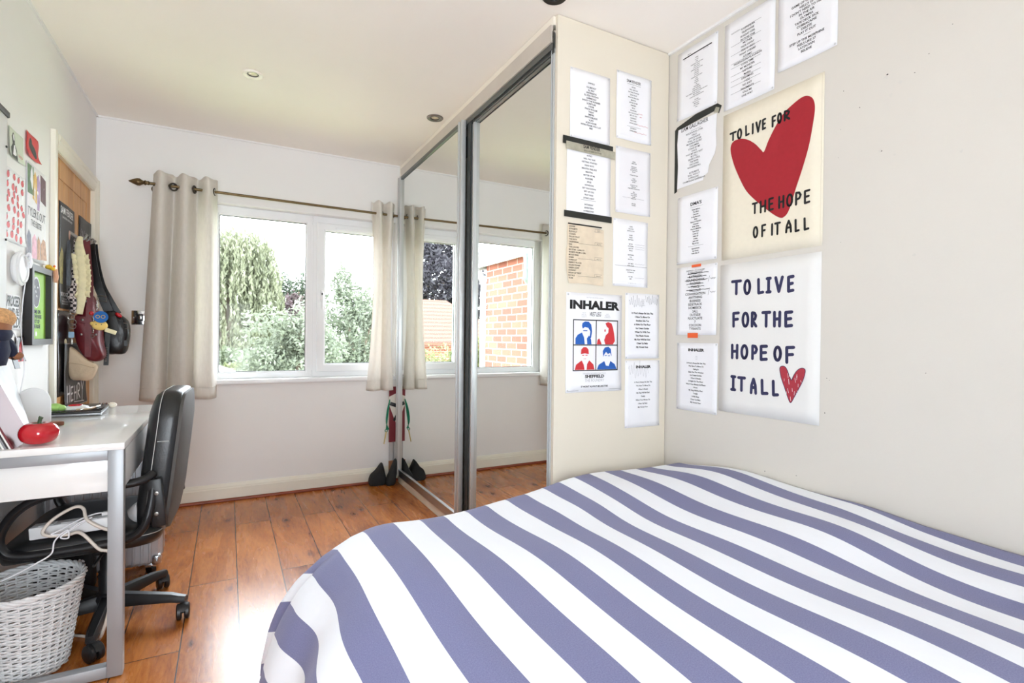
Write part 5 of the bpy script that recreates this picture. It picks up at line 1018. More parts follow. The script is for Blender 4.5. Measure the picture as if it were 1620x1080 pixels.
# framed green print
M_frm = mat('black_wood_frame', (34, 30, 30), .4, var=.1); M_grn = mat('lime_green_print', (150, 204, 60), .35, var=.10, scale=16)
t = thing('framed_print', 'lime green print in a black frame beside the door architrave', 'picture', (XL, 2.815, 1.205))
fy0, fy1, fz0, fz1, fw_ = 2.682, 2.955, 1.046, 1.364, .024
b = MB()
def fr_piece(P): b.add([(XL + d_, y, z) for d_ in (.002, .030) for y, z in P], [(0, 1, 2, 3), (7, 6, 5, 4)] + [(i, (i + 1) % 4, 4 + (i + 1) % 4, 4 + i) for i in range(4)])
oA = [(fy0, fz0), (fy1, fz0), (fy1, fz1), (fy0, fz1)]; iA = [(fy0 + fw_, fz0 + fw_), (fy1 - fw_, fz0 + fw_), (fy1 - fw_, fz1 - fw_), (fy0 + fw_, fz1 - fw_)]
for i in range(4): fr_piece([oA[i], oA[(i + 1) % 4], iA[(i + 1) % 4], iA[i]])
b.build('frame', M_frm, t, smooth=0)
b = MB(); b.box(XL + .006, XL + .010, fy0 + fw_ - .002, fy1 - fw_ + .002, fz0 + fw_ - .002, fz1 - fw_ + .002); pr = b.build('green_print', M_grn, t, smooth=0)
def onprint(nm, fl, m, n_=.0006):
    mb = MB(); mb.v = [(XL + .010 + n_, fy0 + u, fz0 + v) for u, v in fl.v]; mb.f = fl.f; mb.build(nm, m, pr, smooth=0, fix=False)
fl = Flat(); fl.ellipse(.125, .215, .050, .064, 24); onprint('white_blob', fl, M_pap)
fl = Flat(); fl.ellipse(.125, .213, .044, .058, 24); onprint('dark_blob', fl, mat('violet_black', (52, 46, 66), .4, var=.5, scale=60), .0010)
fl = Flat(); [fl.ellipse(.105 + .012 * k, .235 - .018 * (k % 3), .004, .007, 8, .5 * k) for k in range(4)]; onprint('white_fleck', fl, M_pap, .0014)
fl = Flat(); [fl.text(t_, .128, .128 - .020 * i, .015, .13, .03) for i, t_ in enumerate(('COME ON', 'FEEL THE NOISE', 'OUT OF', 'THE BLUE'))]; onprint('blue_lettering', fl, M_navy)
fl = Flat(); fl.ellipse(.125, .045, .012, .010, 12); onprint('white_badge', fl, M_pap)
t = thing('perched_toy', 'small yellow and peach toy perched on the top corner of the black frame', 'toy', (XL + .02, 2.95, 1.366))
b = MB(); b.ell((XL + .018, 2.943, 1.378), (.013, .015, .012), 14, 8); b.ell((XL + .034, 2.938, 1.372), (.008, .010, .008), 10, 6); b.build('yellow_head', mat('yellow_vinyl', (240, 200, 60), .4), t)
b = MB(); b.ell((XL + .036, 2.946, 1.384), (.005, .006, .005), 8, 6); b.build('orange_beak', mat('orange_vinyl', (236, 120, 50), .4), t)
b = MB(); b.tube(spline([(XL + .034, 2.962, 1.372), (XL + .038, 2.963, 1.345), (XL + .036, 2.964, 1.315)], 4), [.008, .008, .009, .008, .009, .009, .008, .007, .005], 10); b.build('peach_body', mat('peach_vinyl', (226, 168, 132), .5), t)
# white board at the left picture edge
t = thing('whiteboard', 'white board with a black edge strip at the left edge of the photo', 'whiteboard', (XL, 2.2, 1.3))
b = MB(); b.box(XL + .001, XL + .012, 1.95, 2.474, 1.06, 1.855, .002); b.build('board', M_wplast, t, smooth=30)
b = MB(); b.box(XL + .001, XL + .018, 1.94, 2.482, 1.850, 1.872, .004); b.build('edge_strip', M_blackp, t, smooth=30)
for z in (1.745, 1.42): b = MB(); b.lathe([(.004, .012), (.004, .015), (.003, .016), (0, .0165)], (XL, 2.462, z), (1, 0, 0), 16); b.build('magnet', M_blackp, t)
# plush figure above the marbled board
t = thing('plush_toy', 'fuzzy tan haired plush toy in a navy jacket sitting on the marbled board', 'soft toy', (-.665, 2.30, .97))
M_fuzz = mat('tan_fuzz', (206, 158, 108), .95, var=.25, scale=160, bump=.8, bscale=260); M_navyf = mat('navy_cloth', (34, 38, 60), .9, var=.1, bump=.2, bscale=300); M_brownf = mat('brown_felt', (150, 100, 70), .9, var=.1)
b = MB(); b.ell((-.644, 2.255, 1.140), (.040, .055, .034), 20, 12); b.build('hair', M_fuzz, t, smooth=180)
b = MB(); b.ell((-.648, 2.245, 1.112), (.036, .048, .036), 18, 10); b.build('head', M_brownf, t, smooth=180)
b = MB(); b.lathe([(0, .0), (.034, .004), (.048, .05), (.040, .10), (.018, .125), (0, .13)], (-.652, 2.25, .985), (0, 0, 1), 20, 1.0, .75); b.ell((-.648, 2.245, 1.090), (.0385, .052, .030), 18, 8); b.build('jacket', M_navyf, t, smooth=180)
b = MB(); b.tube(spline([(-.645, 2.275, 1.075), (-.632, 2.300, 1.05), (-.628, 2.315, 1.02)], 4), [.020, .019, .018, .018, .017, .017, .016, .016, .015], 12); b.build('sleeve', M_navyf, t)
b = MB(); b.ell((-.622, 2.320, 1.018), (.022, .017, .014), 14, 8); b.build('paw', M_brownf, t)
b = MB(); b.tube(spline([(-.618, 2.275, 1.10), (-.606, 2.280, 1.07), (-.608, 2.295, 1.03)], 5), .0016, 6); b.build('white_piping', M_cabw, t)
b = MB(); slab(b, [(-.618, 2.30, .975), (-.612, 2.325, .975), (-.622, 2.325, 1.015), (-.628, 2.30, 1.015)], .002); b.build('black_tag', M_blackp, t, smooth=0)

# ------------------------------------------------------------------ posters on the door (the door's inner face)
def dposter(label, y0_, z0_, w_, h_, m, seed, lift=.0012): return Sheet('door_poster', label, 'poster', 'door', y0_, z0_, w_, h_, m, 'posters on the oak door', seed, wave=.003, curl=.006, z0=lift)
M_dkp = mat('near_black_print', (38, 38, 40), .5, var=.25, scale=20); M_dkp2 = mat('charcoal_print', (58, 58, 60), .5, var=.25, scale=30)
sh = dposter('tall black gig poster with white heading and a standing figure, highest on the door', 3.225, 1.215, .285, .515, M_dkp, 41)
fl = Flat(); fl.text('SAM FENDER', .142, .462, .034, .26, .012, .8); fl.text('SEVENTEEN GOING UNDER', .142, .440, .010, .2, .0); fl.text('NEWCASTLE', .10, .062, .018, .15, .01); [fl.text(t_, .10, .045 - .012 * k, .007, .17, 0) for k, t_ in enumerate(('ST JAMES PARK', 'WITH SPECIAL GUESTS', 'TICKETS ON SALE NOW'))]; sh.put('white_lettering', fl, M_pap)
fl = Flat(); fl.poly([(.13, .12), (.12, .25), (.135, .34), (.17, .36), (.205, .33), (.20, .24), (.21, .12)]); sh.put('figure', fl, mat('steel_blue_print', (86, 98, 112), .5, var=.4, scale=60))
fl = Flat(); fl.ellipse(.168, .375, .018, .024, 14); sh.put('figure_face', fl, mat('skin_print', (206, 170, 150), .5), .0014)
fl = Flat(); fl.poly([(.015, .12), (.01, .24), (.05, .30), (.08, .27), (.07, .12)]); sh.put('ochre_patch', fl, mat('ochre_print', (150, 140, 84), .5, var=.4, scale=50))
sh = dposter('black poster with chalky white scribbles, right of the tall gig poster on the door', 3.600, 1.415, .275, .318, M_dkp2, 42)
fl = Flat(); rn = random.Random(3)
for k in range(7): fl.stroke([(.03 + .2 * q / 12 + rn.uniform(-.004, .004), .19 + .016 * k * .5 + .016 * math.sin(q * 1.7 + k)) for q in range(13)], .0016)
sh.put('chalk_scribble', fl, M_pale)
sh = dposter('plain black glossy poster below the tall gig poster on the door', 3.200, .790, .245, .415, mat('gloss_black_print', (30, 31, 34), .2, var=.2, scale=10), 43)
fl = Flat(); fl.ellipse(.15, .26, .022, .018, 14); sh.put('pale_spot', fl, M_pcream)
sh = dposter('dark poster in a clear sleeve with large white script, lowest on the door', 3.285, .715, .430, .330, M_dkp2, 44, .012)
fl = Flat(); hl = [('H', .05, .11, .03, .12), ('E', .125, .175, .03, .11), ('H', .19, .24, .03, .11), ('R', .255, .31, .03, .12)]; hand_letters(fl, hl, .010); fl.stroke([(.325, .12), (.35, .075), (.375, .12)], .010); fl.stroke([(.35, .075), (.345, .02)], .010); fl.stroke([(.19, .025), (.38, .012)], .004)
sh.put('script_lettering', fl, M_pap); fl = Flat()
for a, c, d_, e_ in ((0, 0, .004, .33), (.426, 0, .43, .33), (0, .326, .43, .33), (0, 0, .43, .004)): fl.rect(a, c, d_, e_)
sh.put('sleeve_edge', fl, M_pale, .0013)

# ------------------------------------------------------------------ bags and scarves hanging from the door
hk = thing('over_door_hook', 'metal coat hook on the door carrying the bags', 'hook', (-.70, 3.46, 1.62))
b = MB(); b.box(-.7125, -.708, 3.40, 3.66, 1.590, 1.615, .001); b.build('hook_rail', M_steel, hk, smooth=0)
for y in (3.43, 3.50, 3.58, 3.63): b = MB(); b.tube(spline([(-.710, y, 1.60), (-.675, y, 1.575), (-.655, y, 1.585), (-.648, y, 1.60)], 5), .005, 8); b.ell((-.648, y, 1.602), (.008, .008, .008), 10, 6); b.build('hook', M_steel, hk)
M_burg = mat('burgundy_leather', (104, 28, 38), .42, var=.16, scale=25, bump=.15, bscale=120); M_blkl = mat('black_leather', (24, 24, 26), .36, var=.15, scale=20, bump=.2, bscale=60)
def ribbon(mb, pts, w_, th, across):
    P = spline(pts, 6); A = Vector(across).normalized(); n = len(P); vs = []
    for i, p in enumerate(P):
        T = (P[min(i + 1, n - 1)] - P[max(i - 1, 0)]).normalized(); a = (A - T * A.dot(T)).normalized(); q = T.cross(a); ww = w_[min(int(i * len(w_) / n), len(w_) - 1)] if isinstance(w_, (list, tuple)) else w_
        vs += [p + a * ww / 2 + q * th / 2, p - a * ww / 2 + q * th / 2, p - a * ww / 2 - q * th / 2, p + a * ww / 2 - q * th / 2]
    mb.add(vs, [(i * 4 + j, i * 4 + (j + 1) % 4, (i + 1) * 4 + (j + 1) % 4, (i + 1) * 4 + j) for i in range(n - 1) for j in range(4)] + [(0, 1, 2, 3), tuple((n - 1) * 4 + j for j in range(4))])
BURG = [(-.646, 1.262), (-.664, 1.225), (-.689, 1.178), (-.697, 1.133), (-.692, 1.079), (-.673, 1.015), (-.644, .965), (-.615, .949), (-.586, .955), (-.571, .978), (-.575, 1.015), (-.583, 1.061), (-.589, 1.135), (-.605, 1.208), (-.619, 1.281), (-.634, 1.299)]
t = thing('burgundy_bag', 'slouchy burgundy leather shoulder bag hanging from the door hook', 'bag', (-.63, 3.45, .95), 0, 'bags hanging on the door')
b = MB(); b.pillow(smooth_loop(BURG, 3), [(.55, .052), (.85, .046), (.97, .030), (1, .005), (.98, -.024), (.90, -.042), (.65, -.052), (.3, -.055)], lambda u, v, h: (u + .10 * h, 3.46 + h + .006 * math.sin(u * 60 + v * 45), v)); b.build('bag_body', M_burg, t, smooth=70)
b = MB(); ribbon(b, [(-.634, 3.44, 1.28), (-.636, 3.45, 1.37), (-.647, 3.47, 1.46), (-.660, 3.50, 1.585)], .030, .006, (1, .3, 0)); b.build('shoulder_strap', M_burg, t, smooth=40)
b = MB(); ribbon(b, [(-.624, 3.400, 1.282), (-.627, 3.396, 1.20), (-.630, 3.398, 1.10), (-.634, 3.410, .975)], .026, .005, (1, 0, 0)); b.build('front_strap', M_burg, t, smooth=40)
b = MB(); b.obox((-.655, 3.408, 1.165), (1, 0, -.1), (0, 1, 0), (.1, 0, 1), (.032, .004, .020), .004); b.build('pocket_flap', M_burg, t, smooth=40)
for u, v in ((-.655, 1.165), (-.66, 1.09), (-.60, 1.09), (-.640, 1.26)): b = MB(); b.lathe([(.006, 0), (.006, .003), (.003, .005), (0, .005)], (u, 3.402, v), (0, -1, 0), 12); b.build('stud', M_steel, t)
BLK = [(-.587, 1.224), (-.556, 1.225), (-.508, 1.188), (-.488, 1.159), (-.480, 1.10), (-.488, 1.042), (-.503, .988), (-.547, .983), (-.578, .988), (-.593, 1.06), (-.601, 1.137), (-.609, 1.194)]
t = thing('black_bag', 'black leather shoulder bag with buckles hanging behind the burgundy bag', 'bag', (-.55, 3.58, .98), 0, 'bags hanging on the door')
b = MB(); b.pillow(smooth_loop(BLK, 3), [(.5, .055), (.85, .048), (.98, .028), (1, .0), (.98, -.026), (.88, -.044), (.6, -.052)], lambda u, v, h: (u, 3.59 + h + .008 * math.sin(u * 50 + v * 38), v)); b.build('bag_body', M_blkl, t, smooth=70)
b = MB(); ribbon(b, [(-.655, 3.60, 1.58), (-.650, 3.57, 1.53), (-.626, 3.555, 1.385), (-.598, 3.55, 1.291), (-.571, 3.55, 1.215)], [.034, .036, .038, .042], .007, (1, 0, .5)); b.build('shoulder_strap', M_blkl, t, smooth=40)
b = MB(); ribbon(b, [(-.650, 3.63, 1.585), (-.640, 3.62, 1.50), (-.612, 3.60, 1.37), (-.575, 3.59, 1.285), (-.535, 3.59, 1.205)], .030, .007, (1, 0, .5)); b.build('second_strap', M_blkl, t, smooth=40)
b = MB(); ribbon(b, [(-.573, 3.535, 1.120), (-.575, 3.530, 1.014), (-.579, 3.530, .925)], .022, .004, (1, 0, 0)); b.build('hanging_belt', M_blkl, t, smooth=40)
b = MB(); [b.torus((-.576 - .0005 * k, 3.527, 1.02 - .012 * k), (0, 1, 0), .003, .0012, 10, 5) for k in range(7)]; b.build('eyelet_row', M_steel, t)
for u, v, w_ in ((-.600, 1.285, .020), (-.530, 1.130, .016), (-.500, 1.140, .014)):
    b = MB(); b.tube([(u - w_, 3.540, v - .012), (u + w_, 3.540, v - .016), (u + w_, 3.540, v + .012), (u - w_, 3.540, v + .016)], .0028, 6, closed=True); b.build('buckle', M_steel, t)
b = MB(); ribbon(b, [(-.545, 3.53, 1.19), (-.530, 3.535, 1.12), (-.520, 3.54, 1.05)], .016, .004, (1, 0, 0)); ribbon(b, [(-.515, 3.53, 1.17), (-.500, 3.545, 1.10), (-.495, 3.55, 1.03)], .014, .004, (1, 0, 0)); b.build('trim_strap', M_blkl, t, smooth=40)
b = MB(); b.ell((-.527, 3.545, 1.198), (.018, .012, .010), 12, 8, Matrix.Rotation(.7, 3, 'Y')); tag(b.build('red_pouch', M_redc, smooth=180), 'red rounded pouch poking out of the top of the black bag', 'pouch')
# cream ruffled scarf
M_crm = mat('cream_knit', (230, 222, 184), .9, var=.08, scale=40, bump=.3, bscale=200)
t = thing('ruffled_scarf', 'pale cream ruffled scarf hanging left of the burgundy bag', 'scarf', (-.66, 3.40, 1.2), 0, 'scarves hanging on the door')
SC = spline([(-.672, 3.43, 1.590), (-.670, 3.40, 1.540), (-.655, 3.375, 1.456), (-.648, 3.37, 1.367), (-.654, 3.37, 1.277), (-.668, 3.38, 1.195)], 8)
b = MB(); b.tube(SC, [.012 + .010 * sstep(0, 14, i) - .004 * sstep(20, 40, i) for i in range(len(SC))], 12, flat=.6); b.build('scarf_body', M_crm, t)
for sg in (-1, 1):
    b = MB(); P = [p for p in SC if 1.27 < p.z < 1.49]; P = spline([tuple(p) for p in P], 5); k = len(P)
    b.grid(k - 1, 3, lambda a, q: tuple(P[min(int(a * (k - 1) + .5), k - 1)] + Vector((sg * (.012 + .022 * q), -.006 - .010 * q * math.sin(a * 50), .010 * q * math.cos(a * 50))))); b.build('ruffle', M_crm, t, smooth=180, solid=.002, fix=False)
m = mat('plaid_cloth', (120, 112, 116), .9); nt = m.node_tree; N_ = nt.nodes; tc_ = N_.new('ShaderNodeTexCoord'); ck = N_.new('ShaderNodeTexChecker'); ck.inputs['Scale'].default_value = 75; ck.inputs['Color1'].default_value = lin((40, 34, 38)); ck.inputs['Color2'].default_value = lin((206, 196, 196)); nt.links.new(tc_.outputs['Object'], ck.inputs[0]); nt.links.new(ck.outputs[0], N_['Principled BSDF'].inputs['Base Color'])
b = MB(); b.tube(spline([(-.692, 3.42, 1.575), (-.686, 3.375, 1.42), (-.682, 3.36, 1.34), (-.690, 3.352, 1.28), (-.680, 3.35, 1.245), (-.686, 3.36, 1.20)], 6), [.005] * 6 + [.011] * 6 + [.017, .015, .019, .021, .019, .016] + [.018, .020, .023, .023, .020, .018] + [.016] * 7, 12, flat=.8); tag(b.build('plaid_scarf', m, smooth=180), 'black and white checked scarf bunched left of the cream ruffled scarf', 'scarf', 'scarves hanging on the door')
# key chains
t = thing('key_chain', 'bunch of metal key rings hanging below the checked scarf', 'key chain', (-.69, 3.36, 1.10))
for z, r_ in ((1.195, .010), (1.175, .013), (1.150, .016), (1.130, .012)): b = MB(); b.torus((-.684 + .004 * math.sin(z * 90), 3.335, z), (.3 * math.sin(z * 70), 1, .2), r_, .0022, 18, 6); b.build('ring', M_steel, t)
b = MB(); b.pillow(rrect(.022, .030, .005, 3, -.686, 1.088), [(1, 0), (1, .006)], lambda u, v, h: (u, 3.34 - h, v)); b.build('blue_charm', mat('pale_blue_charm', (150, 186, 214), .4), t)
b = MB(); b.box(-.690, -.680, 3.334, 3.338, 1.040, 1.070, .001); b.build('key', M_steel, t)
# yellow plush charm with a blue disc, chain and red bobble on the burgundy bag
M_yel = mat('yellow_plush', (236, 204, 122), .9, var=.06, bump=.3, bscale=300); M_bluf = mat('blue_felt', (26, 104, 182), .7, var=.08)
t = thing('plush_charm', 'pale yellow plush charm with a blue disc hat clipped to the burgundy bag', 'charm', (-.58, 3.36, 1.14))
b = MB(); b.ell((-.578, 3.362, 1.138), (.034, .016, .026), 20, 12, Matrix.Rotation(.15, 3, 'Y')); b.ell((-.608, 3.362, 1.146), (.010, .010, .010), 10, 6); b.build('plush_body', M_yel, t, smooth=180)
b = MB(); b.obox((-.532, 3.358, 1.108), (.9, 0, -.35), (0, 1, 0), (.35, 0, .9), (.026, .005, .011), .004); b.build('cream_tab', M_crm, t, smooth=40)
b = MB(); b.lathe([(0, -.005), (.026, -.005), (.030, -.002), (.030, .002), (.026, .005), (0, .005)], (-.570, 3.344, 1.180), (.1, -1, .15), 28); b.build('blue_disc', M_bluf, t, smooth=40)
fl = Flat(); b = MB()
for u in (-.582, -.560): b.torus((u, 3.337, 1.181), (0, 1, 0), .008, .0015, 12, 5)
b.build('disc_motif', mat('ochre_thread', (206, 170, 90), .7), t)
for u in (-.590, -.568): b = MB(); b.ell((u, 3.347, 1.142), (.0022, .0015, .0022), 8, 5); b.build('bead_eye', M_blackp, t)
b = MB(); b.ell((-.609, 3.345, 1.198), (.0105, .0105, .0105), 14, 8); tag(b.build('red_bobble', M_redc, smooth=180), 'small red bobble hanging above the pale yellow plush charm', 'charm')
t = thing('metal_chain', 'silver bead chain dangling on the front of the burgundy bag', 'chain', (-.61, 3.37, 1.08))
b = MB(); [b.ell((-.611 + .002 * math.sin(k), 3.384, 1.178 - .0085 * k), (.0034, .0034, .0040), 8, 5) for k in range(10)]; b.build('beads', M_steel, t)['kind'] = 'stuff'
b = MB(); b.torus((-.611, 3.384, 1.083), (0, 1, 0), .007, .0018, 14, 6); b.build('ring', M_steel, t)
b = MB(); [b.ell((-.594 + .002 * math.sin(k * 2), 3.384, 1.262 - .009 * k), (.0044, .003, .0052), 8, 5) for k in range(6)]; b.build('link_chain', M_steel, t)
# beige cap
M_beg = mat('beige_cotton', (206, 186, 160), .9, var=.05, bump=.25, bscale=120)
CAP_ = [(-.712, 1.025), (-.685, 1.015), (-.628, .952), (-.590, .925), (-.617, .858), (-.663, .857), (-.698, .865), (-.711, .936)]
t = thing('bucket_hat', 'beige cotton hat hanging under the burgundy bag', 'hat', (-.66, 3.42, .86))
b = MB(); b.pillow(smooth_loop(CAP_, 3), [(.6, .030), (.92, .026), (1, .010), (1, -.012), (.92, -.026), (.6, -.032)], lambda u, v, h: (max(u, -.7115), 3.40 + h + .004 * math.sin(u * 90), v)); ho = b.build('crown', M_beg, t, smooth=70)
b = MB(); b.tube([(-.706, 3.367, .950), (-.66, 3.364, .942), (-.60, 3.367, .922)], .0035, 6); b.build('brim_seam', M_beg, t)

# ------------------------------------------------------------------ in the corner by the wardrobe
M_bgb = mat('burgundy_board', (118, 28, 40), .6, var=.08); M_bcream = mat('cream_panel', (222, 216, 206), .6)
t = thing('painted_board', 'burgundy and cream painted board standing upright in the corner beside the wardrobe', 'board', (1.12, 3.91, .02))
b = MB(); b.box(1.068, 1.128, 3.900, 3.914, .302, .72, .001); b.build('board', M_bcream, t, smooth=0)
def tri(nm, P, m):
    mb = MB(); slab(mb, [(x, 3.8995, z) for x, z in P], .0012); mb.build(nm, m, t, smooth=0)
tri('burgundy_field', [(1.068, .645), (1.128, .672), (1.128, .72), (1.068, .72)], M_bgb); tri('burgundy_field', [(1.068, .303), (1.128, .303), (1.128, .425), (1.070, .580)], M_bgb)
b = MB(); b.obox((1.106, 3.894, .583), (.9, 0, -.35), (0, 1, 0), (.35, 0, .9), (.034, .003, .014), .002); b.build('black_handle', M_blackp, t, smooth=30)
b = MB(); b.obox((1.119, 3.894, .490), (.9, 0, -.5), (0, 1, 0), (.5, 0, .9), (.009, .003, .030), .002); b.build('black_clip', M_blackp, t, smooth=30)
b = MB(); b.tube([(1.095, 3.920, .004), (1.095, 3.918, .30)], .018, 14); tag(b.build('grey_tube', mat('pale_grey_tube', (176, 176, 178), .5), smooth=60), 'pale grey tube standing under the burgundy and cream board', 'tube')
b = MB(); b.box(1.066, 1.106, 3.884, 3.892, .006, .165, .001); tag(b.build('cardboard_strip', mat('brown_cardboard', (158, 110, 78), .8), smooth=0), 'brown cardboard strip standing behind the black shoes in the corner', 'cardboard')
M_grnt = mat('green_cord', (22, 128, 96), .7, var=.1); M_yelt = mat('straw_fringe', (222, 198, 120), .8)
t = thing('cord_tassel', 'green tassel with straw coloured ends hanging on the painted board', 'tassel', (1.06, 3.885, .40))
for k in range(4): b = MB(); b.tube(spline([(1.072, 3.890, .625), (1.062 - .004 * k, 3.886 - .003 * k, .55), (1.050 - .003 * k, 3.884 - .004 * k, .46), (1.044 + .006 * k, 3.884 - .004 * k, .402)], 5), .0032, 7); b.build('cord', M_grnt, t)
b = MB(); b.torus((1.044, 3.880, .395), (.2, 1, 0), .009, .003, 14, 6); b.build('knot', M_grnt, t)
b = MB(); b.tube([(1.044, 3.880, .388), (1.036, 3.878, .345), (1.026, 3.876, .298)], [.008, .0075, .006], 8, flat=.5); b.build('fringe', M_yelt, t)
M_shoe = mat('black_suede', (34, 36, 38), .75, var=.15, scale=60, bump=.2, bscale=300)
def shoe(label, pts_, fn, toe):
    t = thing('black_boot', label, 'boot', fn(0, 0, .0), 0, 'black boots in the corner'); b = MB(); b.pillow(smooth_loop(pts_, 3), [(.7, .036), (.94, .030), (1, .012), (1, -.012), (.94, -.030), (.7, -.036)], fn); b.build('upper', M_shoe, t, smooth=70)
    b = MB(); b.tube([fn(pts_[0][0] + .006, .006, 0), fn(pts_[1][0] - .006, .006, 0)], .008, 8, flat=.6); b.build('sole', M_blackp, t)
    b = MB(); b.torus(fn(toe[0], toe[1], .034), (0, 1, 0), .007, .002, 12, 5); b.build('buckle', M_steel, t)
shoe('black suede boot slumped against the skirting, left of the pair by the wardrobe', [(-.03, .002), (.130, .002), (.122, .05), (.085, .150), (.070, .158), (.02, .105), (-.024, .07)], lambda u, v, h: (.945 + u * .80, 3.862 + h + u * .10 + .012 * math.sin(v * 30), v + .001), (.10, .02))
shoe('black suede boot leaning on the wardrobe frame, right of the pair', [(-.01, .002), (.06, .002), (.072, .06), (.078, .17), (.068, .185), (.030, .12), (-.008, .05)], lambda u, v, h: (1.040 + u * .85, 3.815 + h * .9 + u * .2 , v + .001), (.03, .03))

# ------------------------------------------------------------------ outside the window
M_bark = mat('bark', (96, 84, 70), 0.9, bump=0.4, bscale=20)
M_grass = mat('lawn', (120, 134, 84), 0.95, var=0.2, scale=1.5)
b = MB(); b.box(-40, 40, YB + .3, 70, -3.2, -2.75); g = b.build('ground', M_grass, smooth=0); struct(g)
def leaf_mesh(name, m, parent, cen, dirs, lens, wids, seed):
    rg = np.random.default_rng(seed); n = len(cen)
    d = dirs / np.linalg.norm(dirs, axis=1, keepdims=True)
    q = rg.normal(size=(n, 3)); q -= d * (q * d).sum(1, keepdims=True); q /= np.linalg.norm(q, axis=1, keepdims=True)
    L_, W_ = lens[:, None], wids[:, None]
    v = np.stack([cen - d * L_ * .5, cen + q * W_ * .5, cen + d * L_ * .5, cen - q * W_ * .5], 1).reshape(-1, 3)
    me = bpy.data.meshes.new(name); me.vertices.add(4 * n); me.vertices.foreach_set('co', v.astype(np.float32).ravel())
    me.loops.add(4 * n); me.loops.foreach_set('vertex_index', np.arange(4 * n, dtype=np.int32))
    me.polygons.add(n); me.polygons.foreach_set('loop_start', np.arange(0, 4 * n, 4, dtype=np.int32)); me.polygons.foreach_set('loop_total', np.full(n, 4, dtype=np.int32))
    me.update(); me.validate(); me.materials.append(m)
    o = bpy.data.objects.new(name, me); COL.objects.link(o); o.parent = parent; o.matrix_parent_inverse = Matrix.Translation(base_of(parent)).inverted(); return o
def clump_points(clumps, seed, shell=0.55):
    rg = np.random.default_rng(seed); out = []
    for (c, r, n) in clumps:
        p = rg.normal(size=(n, 3)); p /= np.linalg.norm(p, axis=1, keepdims=True); k = rg.uniform(shell, 1.0, size=(n, 1)) ** .7
        lump = 1 + .16 * np.sin(p[:, :1] * 7 + c[0]) + .14 * np.sin(p[:, 1:2] * 8 + c[1]) + .14 * np.sin(p[:, 2:3] * 9 + p[:, :1] * 4)
        out.append(np.array(c) + p * k * lump * np.array(r))
    return np.concatenate(out)
def subclumps(c, r, n, seed, fr=.38, per=260):
    rn = random.Random(seed); out = [(c, (r[0] * .8, r[1] * .8, r[2] * .8), int(per * n * .5))]
    for _ in range(n):
        while True:
            d = Vector((rn.gauss(0, 1), rn.gauss(0, 1), rn.gauss(0, 1)))
            if d.length > .1: d.normalize(); break
        q = rn.uniform(.65, 1.0); s_ = rn.uniform(.7, 1.25) * fr; out.append(((c[0] + d.x * r[0] * q, c[1] + d.y * r[1] * q, c[2] + d.z * r[2] * q), (r[0] * s_, r[1] * s_, r[2] * s_), per))
    return out
def tree(name, label, cat, base, clumps, m, leaf, seed, trunk_r, group=None, aspect=.42, upw=.25):
    t = thing(name, label, cat, base, 0, group); pts = clump_points(clumps, seed); rg = np.random.default_rng(seed + 5); n = len(pts)
    dirs = rg.normal(size=(n, 3)); dirs[:, 2] += upw
    ln = rg.uniform(.6, 1.35, size=n) * leaf; leaf_mesh('crown', m, t, pts, dirs, ln, ln * aspect, seed + 9)
    top = clumps[0][0]; b = MB()
    path = spline([base, (base[0] * .7 + top[0] * .3 + .1, base[1], base[2] * .6 + top[2] * .4), (top[0], top[1], top[2])], 5)
    b.tube(path, [trunk_r * (1 - .75 * i / (len(path) - 1)) for i in range(len(path))], 10)
    for (c, r, n_) in clumps[1:14:2]:
        b.tube(spline([path[len(path) // 2], ((path[-1].x + c[0]) / 2, (path[-1].y + c[1]) / 2, (path[-1].z + c[2]) / 2 - .2), c], 4), trunk_r * .22, 6)
    b.build('trunk', M_bark, t); return t
GZ = -2.75
# weeping willow: curtains of hanging strands
L_will = mat_leaf('willow_leaf', (72, 76, 57), (91, 94, 73), (110, 111, 91), .7)
t = thing('weeping_willow', 'tall weeping willow with hanging yellow-green strands, left in the window view', 'tree', (-.35, 17.6, GZ))
rg = np.random.default_rng(11); rn = random.Random(11); cen = []; dr = []; ln = []
def strand(x, y, z, length, sway, dens=.055):
    k = int(length / dens); ph = rn.uniform(0, 6.28)
    for i in range(k):
        zz = z - i * dens; cen.append((x + sway[0] * i / k + .03 * math.sin(i * .35 + ph) + rn.gauss(0, .025), y + sway[1] * i / k + rn.gauss(0, .025), zz)); dr.append((rn.gauss(0, .35), rn.gauss(0, .35), -1)); ln.append(rn.uniform(.09, .19))
for (cx, cy, cz, rx, ry, rz_, nst, lmin, lmax) in ((-.05, 17.4, 2.75, 1.40, 1.2, 1.45, 520, 1.2, 3.0), (.85, 17.0, 1.85, .62, .7, 1.2, 260, 1.0, 2.4), (.30, 16.2, .55, .66, .5, .80, 170, .9, 1.7), (-.9, 17.6, 1.9, .7, 1.0, 1.6, 130, 1.4, 3.2), (.35, 17.3, 3.60, .80, .8, .62, 170, .6, 1.6), (1.1, 17.0, .9, .40, .4, .6, 90, .8, 1.5)):
    for _ in range(nst):
        a = rn.uniform(0, 6.28); ee = rn.uniform(-.1, 1.0); h_ = math.sqrt(max(0, 1 - max(ee, 0) ** 2)); q = rn.uniform(.75, 1.05)
        strand(cx + rx * math.cos(a) * h_ * q, cy + ry * math.sin(a) * h_ * q, cz + rz_ * ee * q, rn.uniform(lmin, lmax) * (.4 + .6 * h_), (math.cos(a) * .12, math.sin(a) * .12))
n = len(cen); leaf_mesh('crown', L_will, t, np.array(cen), np.array(dr), np.array(ln), np.array(ln) * .36, 3)
b = MB(); b.tube(spline([(-.35, 17.6, GZ), (-.2, 17.5, .4), (-.1, 17.4, 2.4)], 6), [.34 - .014 * i for i in range(13)], 12)
